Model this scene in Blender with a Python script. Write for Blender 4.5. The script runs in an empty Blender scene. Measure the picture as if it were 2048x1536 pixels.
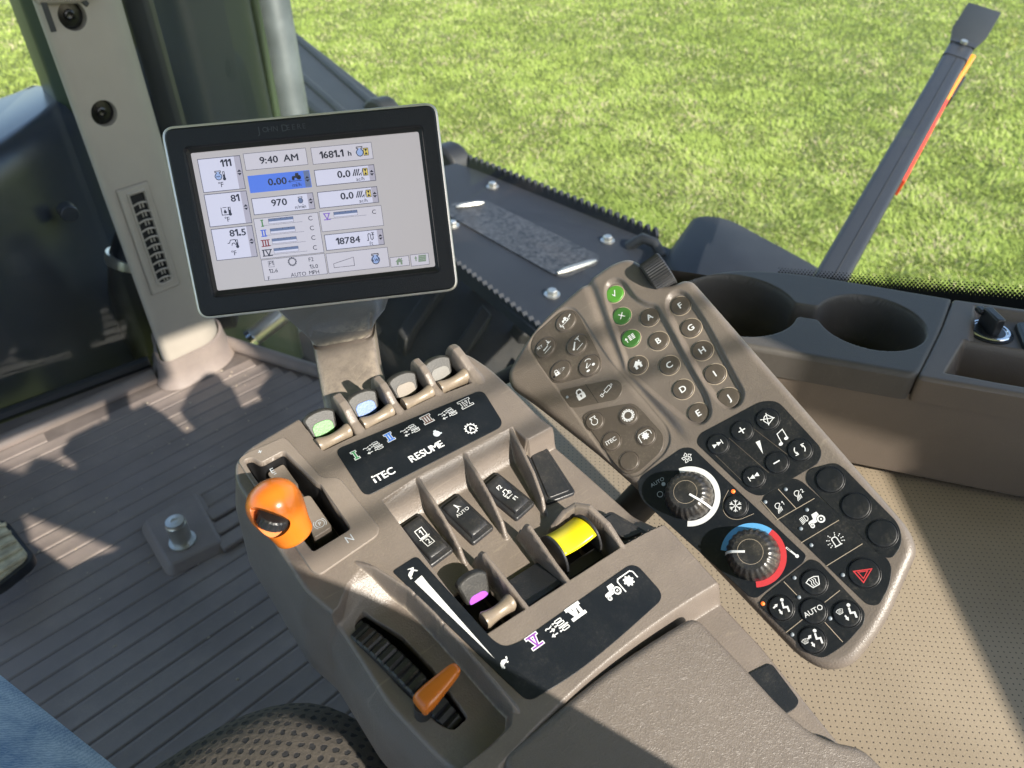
import bpy, bmesh, math, random
import numpy as np
from mathutils import Matrix, Vector
from mathutils.geometry import tessellate_polygon

random.seed(5); RNG = np.random.default_rng(5)
SC = bpy.context.scene
COL = SC.collection
R = math.radians
EYE = Vector((0, 0, 2.7))            # phone camera, 2.7 m above the lawn, 1 m above the cab floor
# ------------------------------------------------------------------ camera
PITCH, AZ, FPX = R(38), R(40), 1480.0      # world: +X tractor right, +Y tractor forward
cam = bpy.data.cameras.new('camera'); cam_o = bpy.data.objects.new('camera', cam); COL.objects.link(cam_o)
cam.sensor_width = 36; cam.lens = FPX / 2048 * 36; cam.clip_start = 0.02; cam.clip_end = 500
cam_o.location = EYE; cam_o.rotation_euler = (R(90) - PITCH, 0, -AZ)
cam.dof.use_dof = True; cam.dof.focus_distance = 0.47; cam.dof.aperture_fstop = 13.0
SC.camera = cam_o
# ------------------------------------------------------------------ sky and sun
SUN_AZ, SUN_EL = R(177), R(33)             # azimuth clockwise from +Y (tractor forward)
world = bpy.data.worlds.new('World'); SC.world = world; world.use_nodes = True
wn = world.node_tree.nodes; wl = world.node_tree.links
sky = wn.new('ShaderNodeTexSky'); sky.sky_type = 'NISHITA'; sky.sun_disc = False
sky.sun_elevation = SUN_EL; sky.sun_rotation = SUN_AZ
wn['Background'].inputs['Strength'].default_value = 0.14
wl.new(sky.outputs[0], wn['Background'].inputs['Color'])
sun = bpy.data.lights.new('sun', 'SUN'); sun.energy = 4.3; sun.angle = R(0.53); sun.color = (1, 0.93, 0.82)
sun_o = bpy.data.objects.new('sun', sun); COL.objects.link(sun_o)
SDIR = Vector((math.sin(SUN_AZ) * math.cos(SUN_EL), math.cos(SUN_AZ) * math.cos(SUN_EL), math.sin(SUN_EL)))
sun_o.rotation_euler = SDIR.to_track_quat('Z', 'Y').to_euler(); sun_o.location = EYE + SDIR * 6
SC.view_settings.view_transform = 'Standard'; SC.view_settings.look = 'None'
SC.view_settings.exposure = 1.2; SC.view_settings.gamma = 1
SC.cycles.max_bounces = 8; SC.cycles.transparent_max_bounces = 12

# ------------------------------------------------------------------ geometry of the planes things lie on
_c, _s = math.cos(PITCH), math.sin(PITCH)
_RC = np.array([[1, 0, 0], [0, -_s, _c], [0, -_c, -_s]])
_TC = np.array([[math.cos(AZ), math.sin(AZ), 0], [-math.sin(AZ), math.cos(AZ), 0], [0, 0, 1]])
def ray(x, y): return _TC @ _RC @ np.array([(x - 1024) / FPX, (y - 768) / FPX, 1.0])
def _u(v): return v / np.linalg.norm(v)
class Plane:                               # real plane in the cab; uv in millimetres
    def __init__(s, o, n, ex):
        s.o = np.array(o, float); s.n = _u(np.array(n, float)); ex = np.array(ex, float)
        s.ex = _u(ex - s.n * (ex @ s.n)); s.ey = np.cross(s.n, s.ex)
        m = Matrix.Identity(4)
        for i in range(3):
            m[i][0], m[i][1], m[i][2], m[i][3] = s.ex[i], s.ey[i], s.n[i], s.o[i]
        s.M = Matrix.Translation(EYE) @ m
    def uv(s, x, y, h=0):
        d = ray(x, y); p = d * ((s.o @ s.n + h / 1000) / (d @ s.n)) - s.o
        return (p @ s.ex * 1000, p @ s.ey * 1000)
    def at(s, u, v, h=0): return s.o + (s.ex * u + s.ey * v + s.n * h) / 1000
CON = Plane((.19011, .23766, -.32524), (-.04424, -.1897, .98084), (.99802, -.0523, .0349))     # arm-rest console deck
KEY = Plane(ray(1450, 900) * .47, (-.60518, -.06431, .79349), (.74678, -.39118, .53786))        # button panel
MON = Plane((.20754, .46155, -.22606), (-.49235, -.76376, .41744), (.85055, -.52401, .04447))   # display
SIDE = Plane((.55, .2, -.35), (0, 0, 1), (.533, -.846, 0))                                      # tray under the window
WORLD = None
def crop(x0, y0, x1, w): s = (x1 - x0) / w; return lambda x, y: (x0 + x * s, y0 + y * s)
c5 = crop(440, 680, 1080, 2048); c8 = crop(680, 860, 1360, 1632); c6 = crop(1000, 500, 1560, 1870)
c7 = crop(1240, 780, 1880, 1695); cM = crop(380, 250, 880, 2048)
def on(pl, c, pts, h=0): return [pl.uv(*c(*p), h) for p in pts]

# ------------------------------------------------------------------ materials
MATS = {}
def mat(name, col, rough=.5, bump=0, bscale=900, var=0, vscale=30, spec=.5, metal=0, dust=0, dustcol=(.42, .36, .28), dscale=14,
        emit=None, estr=1, coat=0, worn=0):
    m = bpy.data.materials.new(name); m.use_nodes = True; MATS[name] = m
    N = m.node_tree.nodes; L = m.node_tree.links; b = N['Principled BSDF']
    b.inputs['Base Color'].default_value = (*col, 1); b.inputs['Roughness'].default_value = rough
    b.inputs['Specular IOR Level'].default_value = spec; b.inputs['Metallic'].default_value = metal
    b.inputs['Coat Weight'].default_value = coat
    if emit: b.inputs['Emission Color'].default_value = (*emit, 1); b.inputs['Emission Strength'].default_value = estr
    tc = N.new('ShaderNodeTexCoord')
    out = None
    if var:
        n = N.new('ShaderNodeTexNoise'); n.inputs['Scale'].default_value = vscale; n.inputs['Detail'].default_value = 6
        L.new(tc.outputs['Object'], n.inputs['Vector'])
        mp = N.new('ShaderNodeMapRange'); mp.inputs[1].default_value = .3; mp.inputs[2].default_value = .7
        mp.inputs[3].default_value = 1 - var; mp.inputs[4].default_value = 1 + var
        L.new(n.outputs['Fac'], mp.inputs[0])
        mx = N.new('ShaderNodeMix'); mx.data_type = 'RGBA'; mx.blend_type = 'MULTIPLY'; mx.inputs[0].default_value = 1
        mx.inputs[6].default_value = (*col, 1); L.new(mp.outputs[0], mx.inputs[7]); out = mx.outputs[2]
    if dust:
        n = N.new('ShaderNodeTexNoise'); n.inputs['Scale'].default_value = dscale; n.inputs['Detail'].default_value = 8
        n.inputs['Roughness'].default_value = .75
        n2 = N.new('ShaderNodeTexNoise'); n2.inputs['Scale'].default_value = 700; n2.inputs['Detail'].default_value = 2
        L.new(tc.outputs['Object'], n.inputs['Vector']); L.new(tc.outputs['Object'], n2.inputs['Vector'])
        a = N.new('ShaderNodeMapRange'); a.inputs[1].default_value = .45; a.inputs[2].default_value = .8; L.new(n.outputs['Fac'], a.inputs[0])
        c = N.new('ShaderNodeMapRange'); c.inputs[1].default_value = .5; c.inputs[2].default_value = .75; L.new(n2.outputs['Fac'], c.inputs[0])
        ml = N.new('ShaderNodeMath'); ml.operation = 'MULTIPLY'; L.new(a.outputs[0], ml.inputs[0]); L.new(c.outputs[0], ml.inputs[1])
        ad = N.new('ShaderNodeMath'); ad.operation = 'MULTIPLY_ADD'; ad.inputs[1].default_value = .35; L.new(a.outputs[0], ad.inputs[0]); L.new(ml.outputs[0], ad.inputs[2])
        m2 = N.new('ShaderNodeMath'); m2.operation = 'MULTIPLY'; m2.inputs[1].default_value = dust; m2.use_clamp = True; L.new(ad.outputs[0], m2.inputs[0])
        mx = N.new('ShaderNodeMix'); mx.data_type = 'RGBA'; L.new(m2.outputs[0], mx.inputs[0])
        if out: L.new(out, mx.inputs[6])
        else: mx.inputs[6].default_value = (*col, 1)
        mx.inputs[7].default_value = (*dustcol, 1); out = mx.outputs[2]
        rr = N.new('ShaderNodeMapRange'); rr.inputs[3].default_value = rough; rr.inputs[4].default_value = min(1, rough + .3)
        L.new(m2.outputs[0], rr.inputs[0]); L.new(rr.outputs[0], b.inputs['Roughness'])
    if worn:                               # dust settled in the corners, rubbed high edges
        ge = N.new('ShaderNodeNewGeometry'); nz = N.new('ShaderNodeTexNoise'); nz.inputs['Scale'].default_value = 160; nz.inputs['Detail'].default_value = 6; nz.inputs['Roughness'].default_value = .7; L.new(tc.outputs['Object'], nz.inputs['Vector'])
        for lo, hi, cc, kk in ((.485, .43, dustcol, worn), (.53, .60, tuple(min(1, q * 1.7) for q in col), worn * .8)):
            a = N.new('ShaderNodeMapRange'); a.inputs[1].default_value = lo; a.inputs[2].default_value = hi; L.new(ge.outputs['Pointiness'], a.inputs[0])
            c = N.new('ShaderNodeMapRange'); c.inputs[1].default_value = .36; c.inputs[2].default_value = .62; L.new(nz.outputs['Fac'], c.inputs[0])
            m2 = N.new('ShaderNodeMath'); m2.operation = 'MULTIPLY'; L.new(a.outputs[0], m2.inputs[0]); L.new(c.outputs[0], m2.inputs[1])
            m3 = N.new('ShaderNodeMath'); m3.operation = 'MULTIPLY'; m3.inputs[1].default_value = kk; L.new(m2.outputs[0], m3.inputs[0])
            mx = N.new('ShaderNodeMix'); mx.data_type = 'RGBA'; L.new(m3.outputs[0], mx.inputs[0])
            if out: L.new(out, mx.inputs[6])
            else: mx.inputs[6].default_value = (*col, 1)
            mx.inputs[7].default_value = (*cc, 1); out = mx.outputs[2]
        sc = N.new('ShaderNodeTexNoise'); sc.inputs['Scale'].default_value = 22; sc.inputs['Detail'].default_value = 4; sc.inputs['Distortion'].default_value = 1.5; mpg = N.new('ShaderNodeMapping'); mpg.inputs['Scale'].default_value = (1, 9, 1); mpg.inputs['Rotation'].default_value = (0, 0, .7)
        L.new(tc.outputs['Object'], mpg.inputs[0]); L.new(mpg.outputs[0], sc.inputs['Vector'])
        a = N.new('ShaderNodeMapRange'); a.inputs[1].default_value = .64; a.inputs[2].default_value = .74; a.inputs[4].default_value = .22 * worn; L.new(sc.outputs['Fac'], a.inputs[0])
        mx = N.new('ShaderNodeMix'); mx.data_type = 'RGBA'; L.new(a.outputs[0], mx.inputs[0]); L.new(out, mx.inputs[6]); mx.inputs[7].default_value = (*dustcol, 1); out = mx.outputs[2]
    if out: L.new(out, b.inputs['Base Color'])
    if bump:
        n = N.new('ShaderNodeTexNoise'); n.inputs['Scale'].default_value = bscale; n.inputs['Detail'].default_value = 3
        L.new(tc.outputs['Object'], n.inputs['Vector'])
        bp = N.new('ShaderNodeBump'); bp.inputs['Strength'].default_value = bump; bp.inputs['Distance'].default_value = .0006
        L.new(n.outputs['Fac'], bp.inputs['Height']); L.new(bp.outputs[0], b.inputs['Normal'])
    return m
mat('taupe', (.145, .121, .103), .38, .42, 1000, .09, 40, dust=.24, dustcol=(.44, .37, .28), worn=.75)
mat('taupe_gate', (.178, .149, .126), .42, .28, 1100, .05, 60, dust=.12)
mat('taupe_tab', (.2, .16, .118), .36, .12, 900, .08, 80, dust=.2, dustcol=(.55, .45, .32))
mat('key_taupe', (.134, .112, .095), .40, .4, 1000, .08, 40, dust=.26, dustcol=(.42, .36, .28), worn=.6)
mat('key_pad', (.072, .059, .048), .38, .12, 1200, .05, 60, dust=.22, dustcol=(.42, .36, .28), dscale=22)
mat('key_button', (.072, .059, .048), .36, .12, 1200, .05, 60, dust=.16, dscale=25)
mat('dust_rim', (.36, .3, .225), .7, .2, 1500)
mat('black_label', (.008, .0102, .014), .36, .1, 1500, spec=.3, dust=.07, dustcol=(.4, .38, .34), dscale=30)
mat('black_pad', (.008, .0098, .0125), .42, .18, 1500, spec=.3, dust=.12, dustcol=(.38, .34, .28), dscale=35)
mat('black_plastic', (.016, .017, .02), .38, .2, 900, dust=.16, dustcol=(.35, .3, .23), dscale=40)
mat('knob_black', (.02, .02, .021), .32, .05, 900, dust=.4, dustcol=(.4, .34, .25), dscale=60)
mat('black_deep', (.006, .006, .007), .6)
mat('rubber_grey', (.018, .0178, .017), .5, .3, 900, dust=.28, dustcol=(.3, .28, .24), dscale=90)
mat('white_ink', (.66, .67, .67), .5)
mat('grey_ink', (.42, .46, .5), .5)
mat('green_ink', (.04, .28, .1), .45); mat('blue_ink', (.05, .22, .75), .45); mat('brown_ink', (.14, .075, .06), .5)
mat('purple_ink', (.2, .05, .3), .5); mat('red_ink', (.5, .04, .048), .45); mat('sky_ink', (.1, .34, .64), .5)
mat('green_btn', (.04, .125, .028), .35, .05); mat('green_lit', (.075, .24, .033), .35)
mat('ins_green', (.04, .2, .026), .4, .2); mat('ins_blue', (.04, .115, .36), .4, .2); mat('ins_grey', (.12, .118, .11), .5, .2, dust=.3)
mat('ins_tan', (.165, .14, .112), .5, .2, dust=.3); mat('ins_purple', (.3, .07, .5), .4)
mat('yellow', (.68, .57, .01), .32, .04); mat('orange', (.57, .148, .013), .27, .02, 500, coat=.15)
mat('led_orange', (.9, .16, .03), .3, emit=(1, .17, .03), estr=.45); mat('led_off', (.2, .23, .26), .3)
mat('pad_leather', (.215, .17, .137), .46, var=.05)
mat('beige', (.33, .295, .25), .5, .12, 700, .03, 20)
mat('beige_dark', (.2, .17, .145), .55, .12, 700)
mat('floor_mat', (.182, .148, .131), .55, .35, 600, .2, 6, dust=.7, dustcol=(.36, .30, .24), dscale=7)
mat('floor_groove', (.105, .086, .078), .6, .2, 500, .2, 9, dust=.4, dustcol=(.33, .28, .23), dscale=9)
mat('trim_dark', (.108, .086, .069), .5, .25, 900, .1, 12, dust=.3, dustcol=(.24, .19, .14), dscale=9)
mat('tray_dark', (.062, .056, .05), .55, .25, 900, .06, 20, dust=.2, dustcol=(.2, .185, .16), worn=.5)
mat('bezel', (.0095, .011, .014), .42, .5, 1300, spec=.28); mat('cap_black', (.006, .006, .007), .25); mat('emboss', (.03, .033, .038), .3); mat('silver', (.62, .6, .56), .35, metal=.6)
mat('chrome', (.75, .75, .75), .15, metal=1); mat('zinc', (.6, .58, .52), .32, .1, 200, .1, 40, metal=.9)
mat('ext_plastic', (.019, .022, .029), .6, .12, 300, .1, 6, spec=.28, dust=.12, dustcol=(.12, .13, .15), dscale=4)
mat('cowl', (.022, .028, .04), .28, .1, 200, .1, 5, spec=.7); mat('ext_black', (.012, .013, .015), .5, .2, 200)
mat('grip', (.035, .036, .04), .5, 1.0, 130, .85, 110)
mat('steel_pipe', (.085, .1, .105), .45, .15, 60, .3, 9, metal=.3, dust=.3, dustcol=(.25, .27, .26), dscale=9)
mat('shield', (.02, .029, .033), .35, .05, 100, .05, 4); mat('green_paint', (.07, .1, .06), .35, .05, 50, .1, 5, dust=.3, dustcol=(.25, .26, .2), dscale=6)
mat('olive_post', (.032, .05, .026), .4, .05, 50, .1, 5)
mat('tyre', (.018, .018, .018), .7, .4, 120, .2, 8, dust=.55, dustcol=(.12, .105, .085), dscale=5)
mat('bar_grey', (.021, .023, .027), .45, .15, 400, .06, 10); mat('reflector_red', (.85, .06, .02), .3, coat=.5); mat('lens_orange', (.9, .3, .02), .25, coat=.5)
mat('roof_liner', (.72, .7, .66), .8); mat('roof_green', (.03, .12, .03), .35)
mat('skin', (.5, .3, .22), .5); mat('shirt', (.36, .36, .36), .9, .3, 400)
mat('hair', (.05, .035, .025), .7); mat('boot', (.06, .04, .03), .6); mat('pedal_rub', (.4, .34, .22), .6, .5, 300, .4, 60, dust=.9, dustcol=(.45, .38, .27), dscale=40)

def node_mat(name, f):
    m = bpy.data.materials.new(name); m.use_nodes = True; MATS[name] = m
    f(m.node_tree.nodes, m.node_tree.links, m.node_tree.nodes['Principled BSDF']); return m
def mathn(N, L, op, a, b=None, c=None):
    n = N.new('ShaderNodeMath'); n.operation = op
    for i, v in enumerate((a, b, c)):
        if v is None: continue
        if isinstance(v, (int, float)): n.inputs[i].default_value = v
        else: L.new(v, n.inputs[i])
    return n.outputs[0]
def m_leather(N, L, b):
    tc = N.new('ShaderNodeTexCoord'); b.inputs['Roughness'].default_value = .42
    nz = N.new('ShaderNodeTexNoise'); nz.inputs['Scale'].default_value = 220; nz.inputs['Detail'].default_value = 3; L.new(tc.outputs['Object'], nz.inputs['Vector'])
    mv = N.new('ShaderNodeMix'); mv.data_type = 'RGBA'; mv.inputs[0].default_value = .012; L.new(tc.outputs['Object'], mv.inputs[6]); L.new(nz.outputs['Color'], mv.inputs[7])
    v = N.new('ShaderNodeTexVoronoi'); v.feature = 'DISTANCE_TO_EDGE'; v.inputs['Scale'].default_value = 560; L.new(mv.outputs[2], v.inputs['Vector'])
    mr = N.new('ShaderNodeMapRange'); mr.inputs[2].default_value = .35; L.new(v.outputs['Distance'], mr.inputs[0])
    h = mathn(N, L, 'MULTIPLY_ADD', nz.outputs['Fac'], .9, mr.outputs[0])
    bp = N.new('ShaderNodeBump'); bp.inputs['Strength'].default_value = .4; bp.inputs['Distance'].default_value = .0004; L.new(h, bp.inputs['Height']); L.new(bp.outputs[0], b.inputs['Normal'])
    n2 = N.new('ShaderNodeTexNoise'); n2.inputs['Scale'].default_value = 25; n2.inputs['Detail'].default_value = 5; L.new(tc.outputs['Object'], n2.inputs['Vector'])
    cr = N.new('ShaderNodeMix'); cr.data_type = 'RGBA'; cr.inputs[6].default_value = (.118, .099, .084, 1); cr.inputs[7].default_value = (.15, .126, .106, 1); L.new(n2.outputs['Fac'], cr.inputs[0]); L.new(cr.outputs[2], b.inputs['Base Color'])
node_mat('leather', m_leather)
def dots(N, L, vec, pitch, rad, soft):
    sx = N.new('ShaderNodeSeparateXYZ'); L.new(vec, sx.inputs[0])
    def grid(off):
        fs = []
        for o in (0, 1):
            q = mathn(N, L, 'MULTIPLY_ADD', sx.outputs[o], 1 / pitch, off); fr = mathn(N, L, 'FRACT', q); fs.append(mathn(N, L, 'SUBTRACT', fr, .5))
        return mathn(N, L, 'SQRT', mathn(N, L, 'ADD', mathn(N, L, 'MULTIPLY', fs[0], fs[0]), mathn(N, L, 'MULTIPLY', fs[1], fs[1])))
    d = mathn(N, L, 'MINIMUM', grid(0.0), grid(.5))
    mr = N.new('ShaderNodeMapRange'); mr.inputs[1].default_value = rad / pitch; mr.inputs[2].default_value = (rad + soft) / pitch; L.new(d, mr.inputs[0])
    return mr.outputs[0]
def m_perf(N, L, b):
    tc = N.new('ShaderNodeTexCoord'); b.inputs['Roughness'].default_value = .55
    k = dots(N, L, tc.outputs['Object'], .0057, .00042, .0002)
    nz = N.new('ShaderNodeTexNoise'); nz.inputs['Scale'].default_value = 9; nz.inputs['Detail'].default_value = 7; L.new(tc.outputs['Object'], nz.inputs['Vector'])
    mr = N.new('ShaderNodeMapRange'); mr.inputs[1].default_value = .3; mr.inputs[2].default_value = .75; L.new(nz.outputs['Fac'], mr.inputs[0])
    cr = N.new('ShaderNodeMix'); cr.data_type = 'RGBA'; cr.inputs[6].default_value = (.262, .21, .148, 1); cr.inputs[7].default_value = (.35, .286, .206, 1); L.new(mr.outputs[0], cr.inputs[0])
    c2 = N.new('ShaderNodeMix'); c2.data_type = 'RGBA'; c2.inputs[6].default_value = (.07, .058, .043, 1); L.new(k, c2.inputs[0]); L.new(cr.outputs[2], c2.inputs[7]); L.new(c2.outputs[2], b.inputs['Base Color'])
    n2 = N.new('ShaderNodeTexNoise'); n2.inputs['Scale'].default_value = 700; L.new(tc.outputs['Object'], n2.inputs['Vector'])
    h = mathn(N, L, 'MULTIPLY_ADD', n2.outputs['Fac'], .4, k)
    bp = N.new('ShaderNodeBump'); bp.inputs['Strength'].default_value = .35; bp.inputs['Distance'].default_value = .0006; L.new(h, bp.inputs['Height']); L.new(bp.outputs[0], b.inputs['Normal'])
node_mat('perforated', m_perf)
def m_seat(N, L, b):
    tc = N.new('ShaderNodeTexCoord'); b.inputs['Roughness'].default_value = .9
    nz = N.new('ShaderNodeTexNoise'); nz.inputs['Scale'].default_value = 260; nz.inputs['Detail'].default_value = 4; L.new(tc.outputs['Object'], nz.inputs['Vector'])
    mv = N.new('ShaderNodeMix'); mv.data_type = 'RGBA'; mv.inputs[0].default_value = .004; L.new(tc.outputs['Object'], mv.inputs[6]); L.new(nz.outputs['Color'], mv.inputs[7])
    k = dots(N, L, mv.outputs[2], .0112, .0017, .0007)
    cr = N.new('ShaderNodeMix'); cr.data_type = 'RGBA'; cr.inputs[6].default_value = (.05, .043, .036, 1); cr.inputs[7].default_value = (.09, .077, .063, 1); L.new(nz.outputs['Fac'], cr.inputs[0])
    c2 = N.new('ShaderNodeMix'); c2.data_type = 'RGBA'; c2.inputs[6].default_value = (.018, .018, .02, 1); L.new(k, c2.inputs[0]); L.new(cr.outputs[2], c2.inputs[7]); L.new(c2.outputs[2], b.inputs['Base Color'])
    h = mathn(N, L, 'MULTIPLY_ADD', nz.outputs['Fac'], 1.0, k)
    bp = N.new('ShaderNodeBump'); bp.inputs['Strength'].default_value = .6; bp.inputs['Distance'].default_value = .0015; L.new(h, bp.inputs['Height']); L.new(bp.outputs[0], b.inputs['Normal'])
node_mat('seat_fabric', m_seat)
def m_jeans(N, L, b):
    tc = N.new('ShaderNodeTexCoord'); b.inputs['Roughness'].default_value = .9
    w = N.new('ShaderNodeTexWave'); w.wave_type = 'BANDS'; w.bands_direction = 'DIAGONAL'; w.inputs['Scale'].default_value = 420; w.inputs['Distortion'].default_value = 6; w.inputs['Detail'].default_value = 3; L.new(tc.outputs['Object'], w.inputs['Vector'])
    nz = N.new('ShaderNodeTexNoise'); nz.inputs['Scale'].default_value = 28; nz.inputs['Detail'].default_value = 8; nz.inputs['Roughness'].default_value = .7; L.new(tc.outputs['Object'], nz.inputs['Vector'])
    a = mathn(N, L, 'MULTIPLY_ADD', w.outputs['Fac'], .16, nz.outputs['Fac'])
    mr = N.new('ShaderNodeMapRange'); mr.inputs[1].default_value = .38; mr.inputs[2].default_value = .8; L.new(a, mr.inputs[0])
    cr = N.new('ShaderNodeMix'); cr.data_type = 'RGBA'; cr.inputs[6].default_value = (.10, .19, .38, 1); cr.inputs[7].default_value = (.42, .54, .72, 1); L.new(mr.outputs[0], cr.inputs[0]); L.new(cr.outputs[2], b.inputs['Base Color'])
    bp = N.new('ShaderNodeBump'); bp.inputs['Strength'].default_value = .5; bp.inputs['Distance'].default_value = .001; L.new(a, bp.inputs['Height']); L.new(bp.outputs[0], b.inputs['Normal'])
node_mat('denim', m_jeans)
def m_glass(N, L, b):
    N.remove(b); o = N['Material Output']
    t = N.new('ShaderNodeBsdfTransparent'); t.inputs[0].default_value = (.97, .985, .975, 1)
    g = N.new('ShaderNodeBsdfGlossy'); g.inputs['Roughness'].default_value = .02; g.inputs[0].default_value = (.9, .95, .95, 1)
    f = N.new('ShaderNodeFresnel'); f.inputs['IOR'].default_value = 1.45
    tc = N.new('ShaderNodeTexCoord'); nz = N.new('ShaderNodeTexNoise'); nz.inputs['Scale'].default_value = 7; nz.inputs['Detail'].default_value = 10; nz.inputs['Roughness'].default_value = .7; L.new(tc.outputs['Object'], nz.inputs['Vector'])
    mr = N.new('ShaderNodeMapRange'); mr.inputs[1].default_value = .35; mr.inputs[2].default_value = .8; mr.inputs[3].default_value = .008; mr.inputs[4].default_value = .05; L.new(nz.outputs['Fac'], mr.inputs[0])
    df = N.new('ShaderNodeBsdfDiffuse'); df.inputs[0].default_value = (.7, .68, .62, 1); m0 = N.new('ShaderNodeMixShader'); L.new(mr.outputs[0], m0.inputs[0]); L.new(t.outputs[0], m0.inputs[1]); L.new(df.outputs[0], m0.inputs[2])
    mx = N.new('ShaderNodeMixShader'); L.new(f.outputs[0], mx.inputs[0]); L.new(m0.outputs[0], mx.inputs[1]); L.new(g.outputs[0], mx.inputs[2]); L.new(mx.outputs[0], o.inputs[0])
node_mat('glass', m_glass)
def m_lawn(N, L, b):
    tc = N.new('ShaderNodeTexCoord'); b.inputs['Roughness'].default_value = .9; b.inputs['Specular IOR Level'].default_value = .1
    nz = N.new('ShaderNodeTexNoise'); nz.inputs['Scale'].default_value = 3; nz.inputs['Detail'].default_value = 10; nz.inputs['Roughness'].default_value = .8; L.new(tc.outputs['Object'], nz.inputs['Vector'])
    cr = N.new('ShaderNodeMix'); cr.data_type = 'RGBA'; cr.inputs[6].default_value = (.09, .12, .03, 1); cr.inputs[7].default_value = (.2, .23, .08, 1); L.new(nz.outputs['Fac'], cr.inputs[0]); L.new(cr.outputs[2], b.inputs['Base Color'])
node_mat('lawn_soil', m_lawn)
def m_blade(N, L, b):
    a = N.new('ShaderNodeAttribute'); a.attribute_name = 'tint'; b.inputs['Roughness'].default_value = .6; b.inputs['Specular IOR Level'].default_value = .25
    L.new(a.outputs['Color'], b.inputs['Base Color'])
    o = N['Material Output']; t = N.new('ShaderNodeBsdfTranslucent'); L.new(a.outputs['Color'], t.inputs[0])
    ge = N.new('ShaderNodeNewGeometry'); va = N.new('ShaderNodeVectorMath'); va.operation = 'MULTIPLY_ADD'; va.inputs[1].default_value = (.5, .5, .5); va.inputs[2].default_value = (0, 0, .8); L.new(ge.outputs['Normal'], va.inputs[0])
    vn = N.new('ShaderNodeVectorMath'); vn.operation = 'NORMALIZE'; L.new(va.outputs[0], vn.inputs[0]); L.new(vn.outputs[0], b.inputs['Normal'])
    mx = N.new('ShaderNodeMixShader'); mx.inputs[0].default_value = .3; L.new(b.outputs[0], mx.inputs[1]); L.new(t.outputs[0], mx.inputs[2]); L.new(mx.outputs[0], o.inputs[0])
node_mat('blade', m_blade)
# display colours (an LCD gives off light)
def scr(name, col, e=.39): mat(name, tuple(c * .25 for c in col), .22, emit=col, estr=e)
scr('lcd_back', (.46, .435, .445)); scr('lcd_box', (.6, .6, .74)); scr('lcd_box2', (.55, .53, .6)); scr('lcd_strip', (.4, .38, .46)); scr('lcd_dark', (.028, .028, .04)); scr('lcd_line', (.1, .1, .14))
scr('lcd_blue', (.09, .19, .72)); scr('lcd_bar', (.13, .17, .3)); scr('lcd_lblue', (.3, .4, .68)); scr('lcd_yel', (.65, .52, .14)); scr('lcd_green', (.07, .22, .06)); scr('lcd_rblue', (.06, .13, .6)); scr('lcd_red', (.22, .03, .03)); scr('lcd_pur', (.22, .12, .5)); scr('lcd_sage', (.2, .27, .2))

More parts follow.
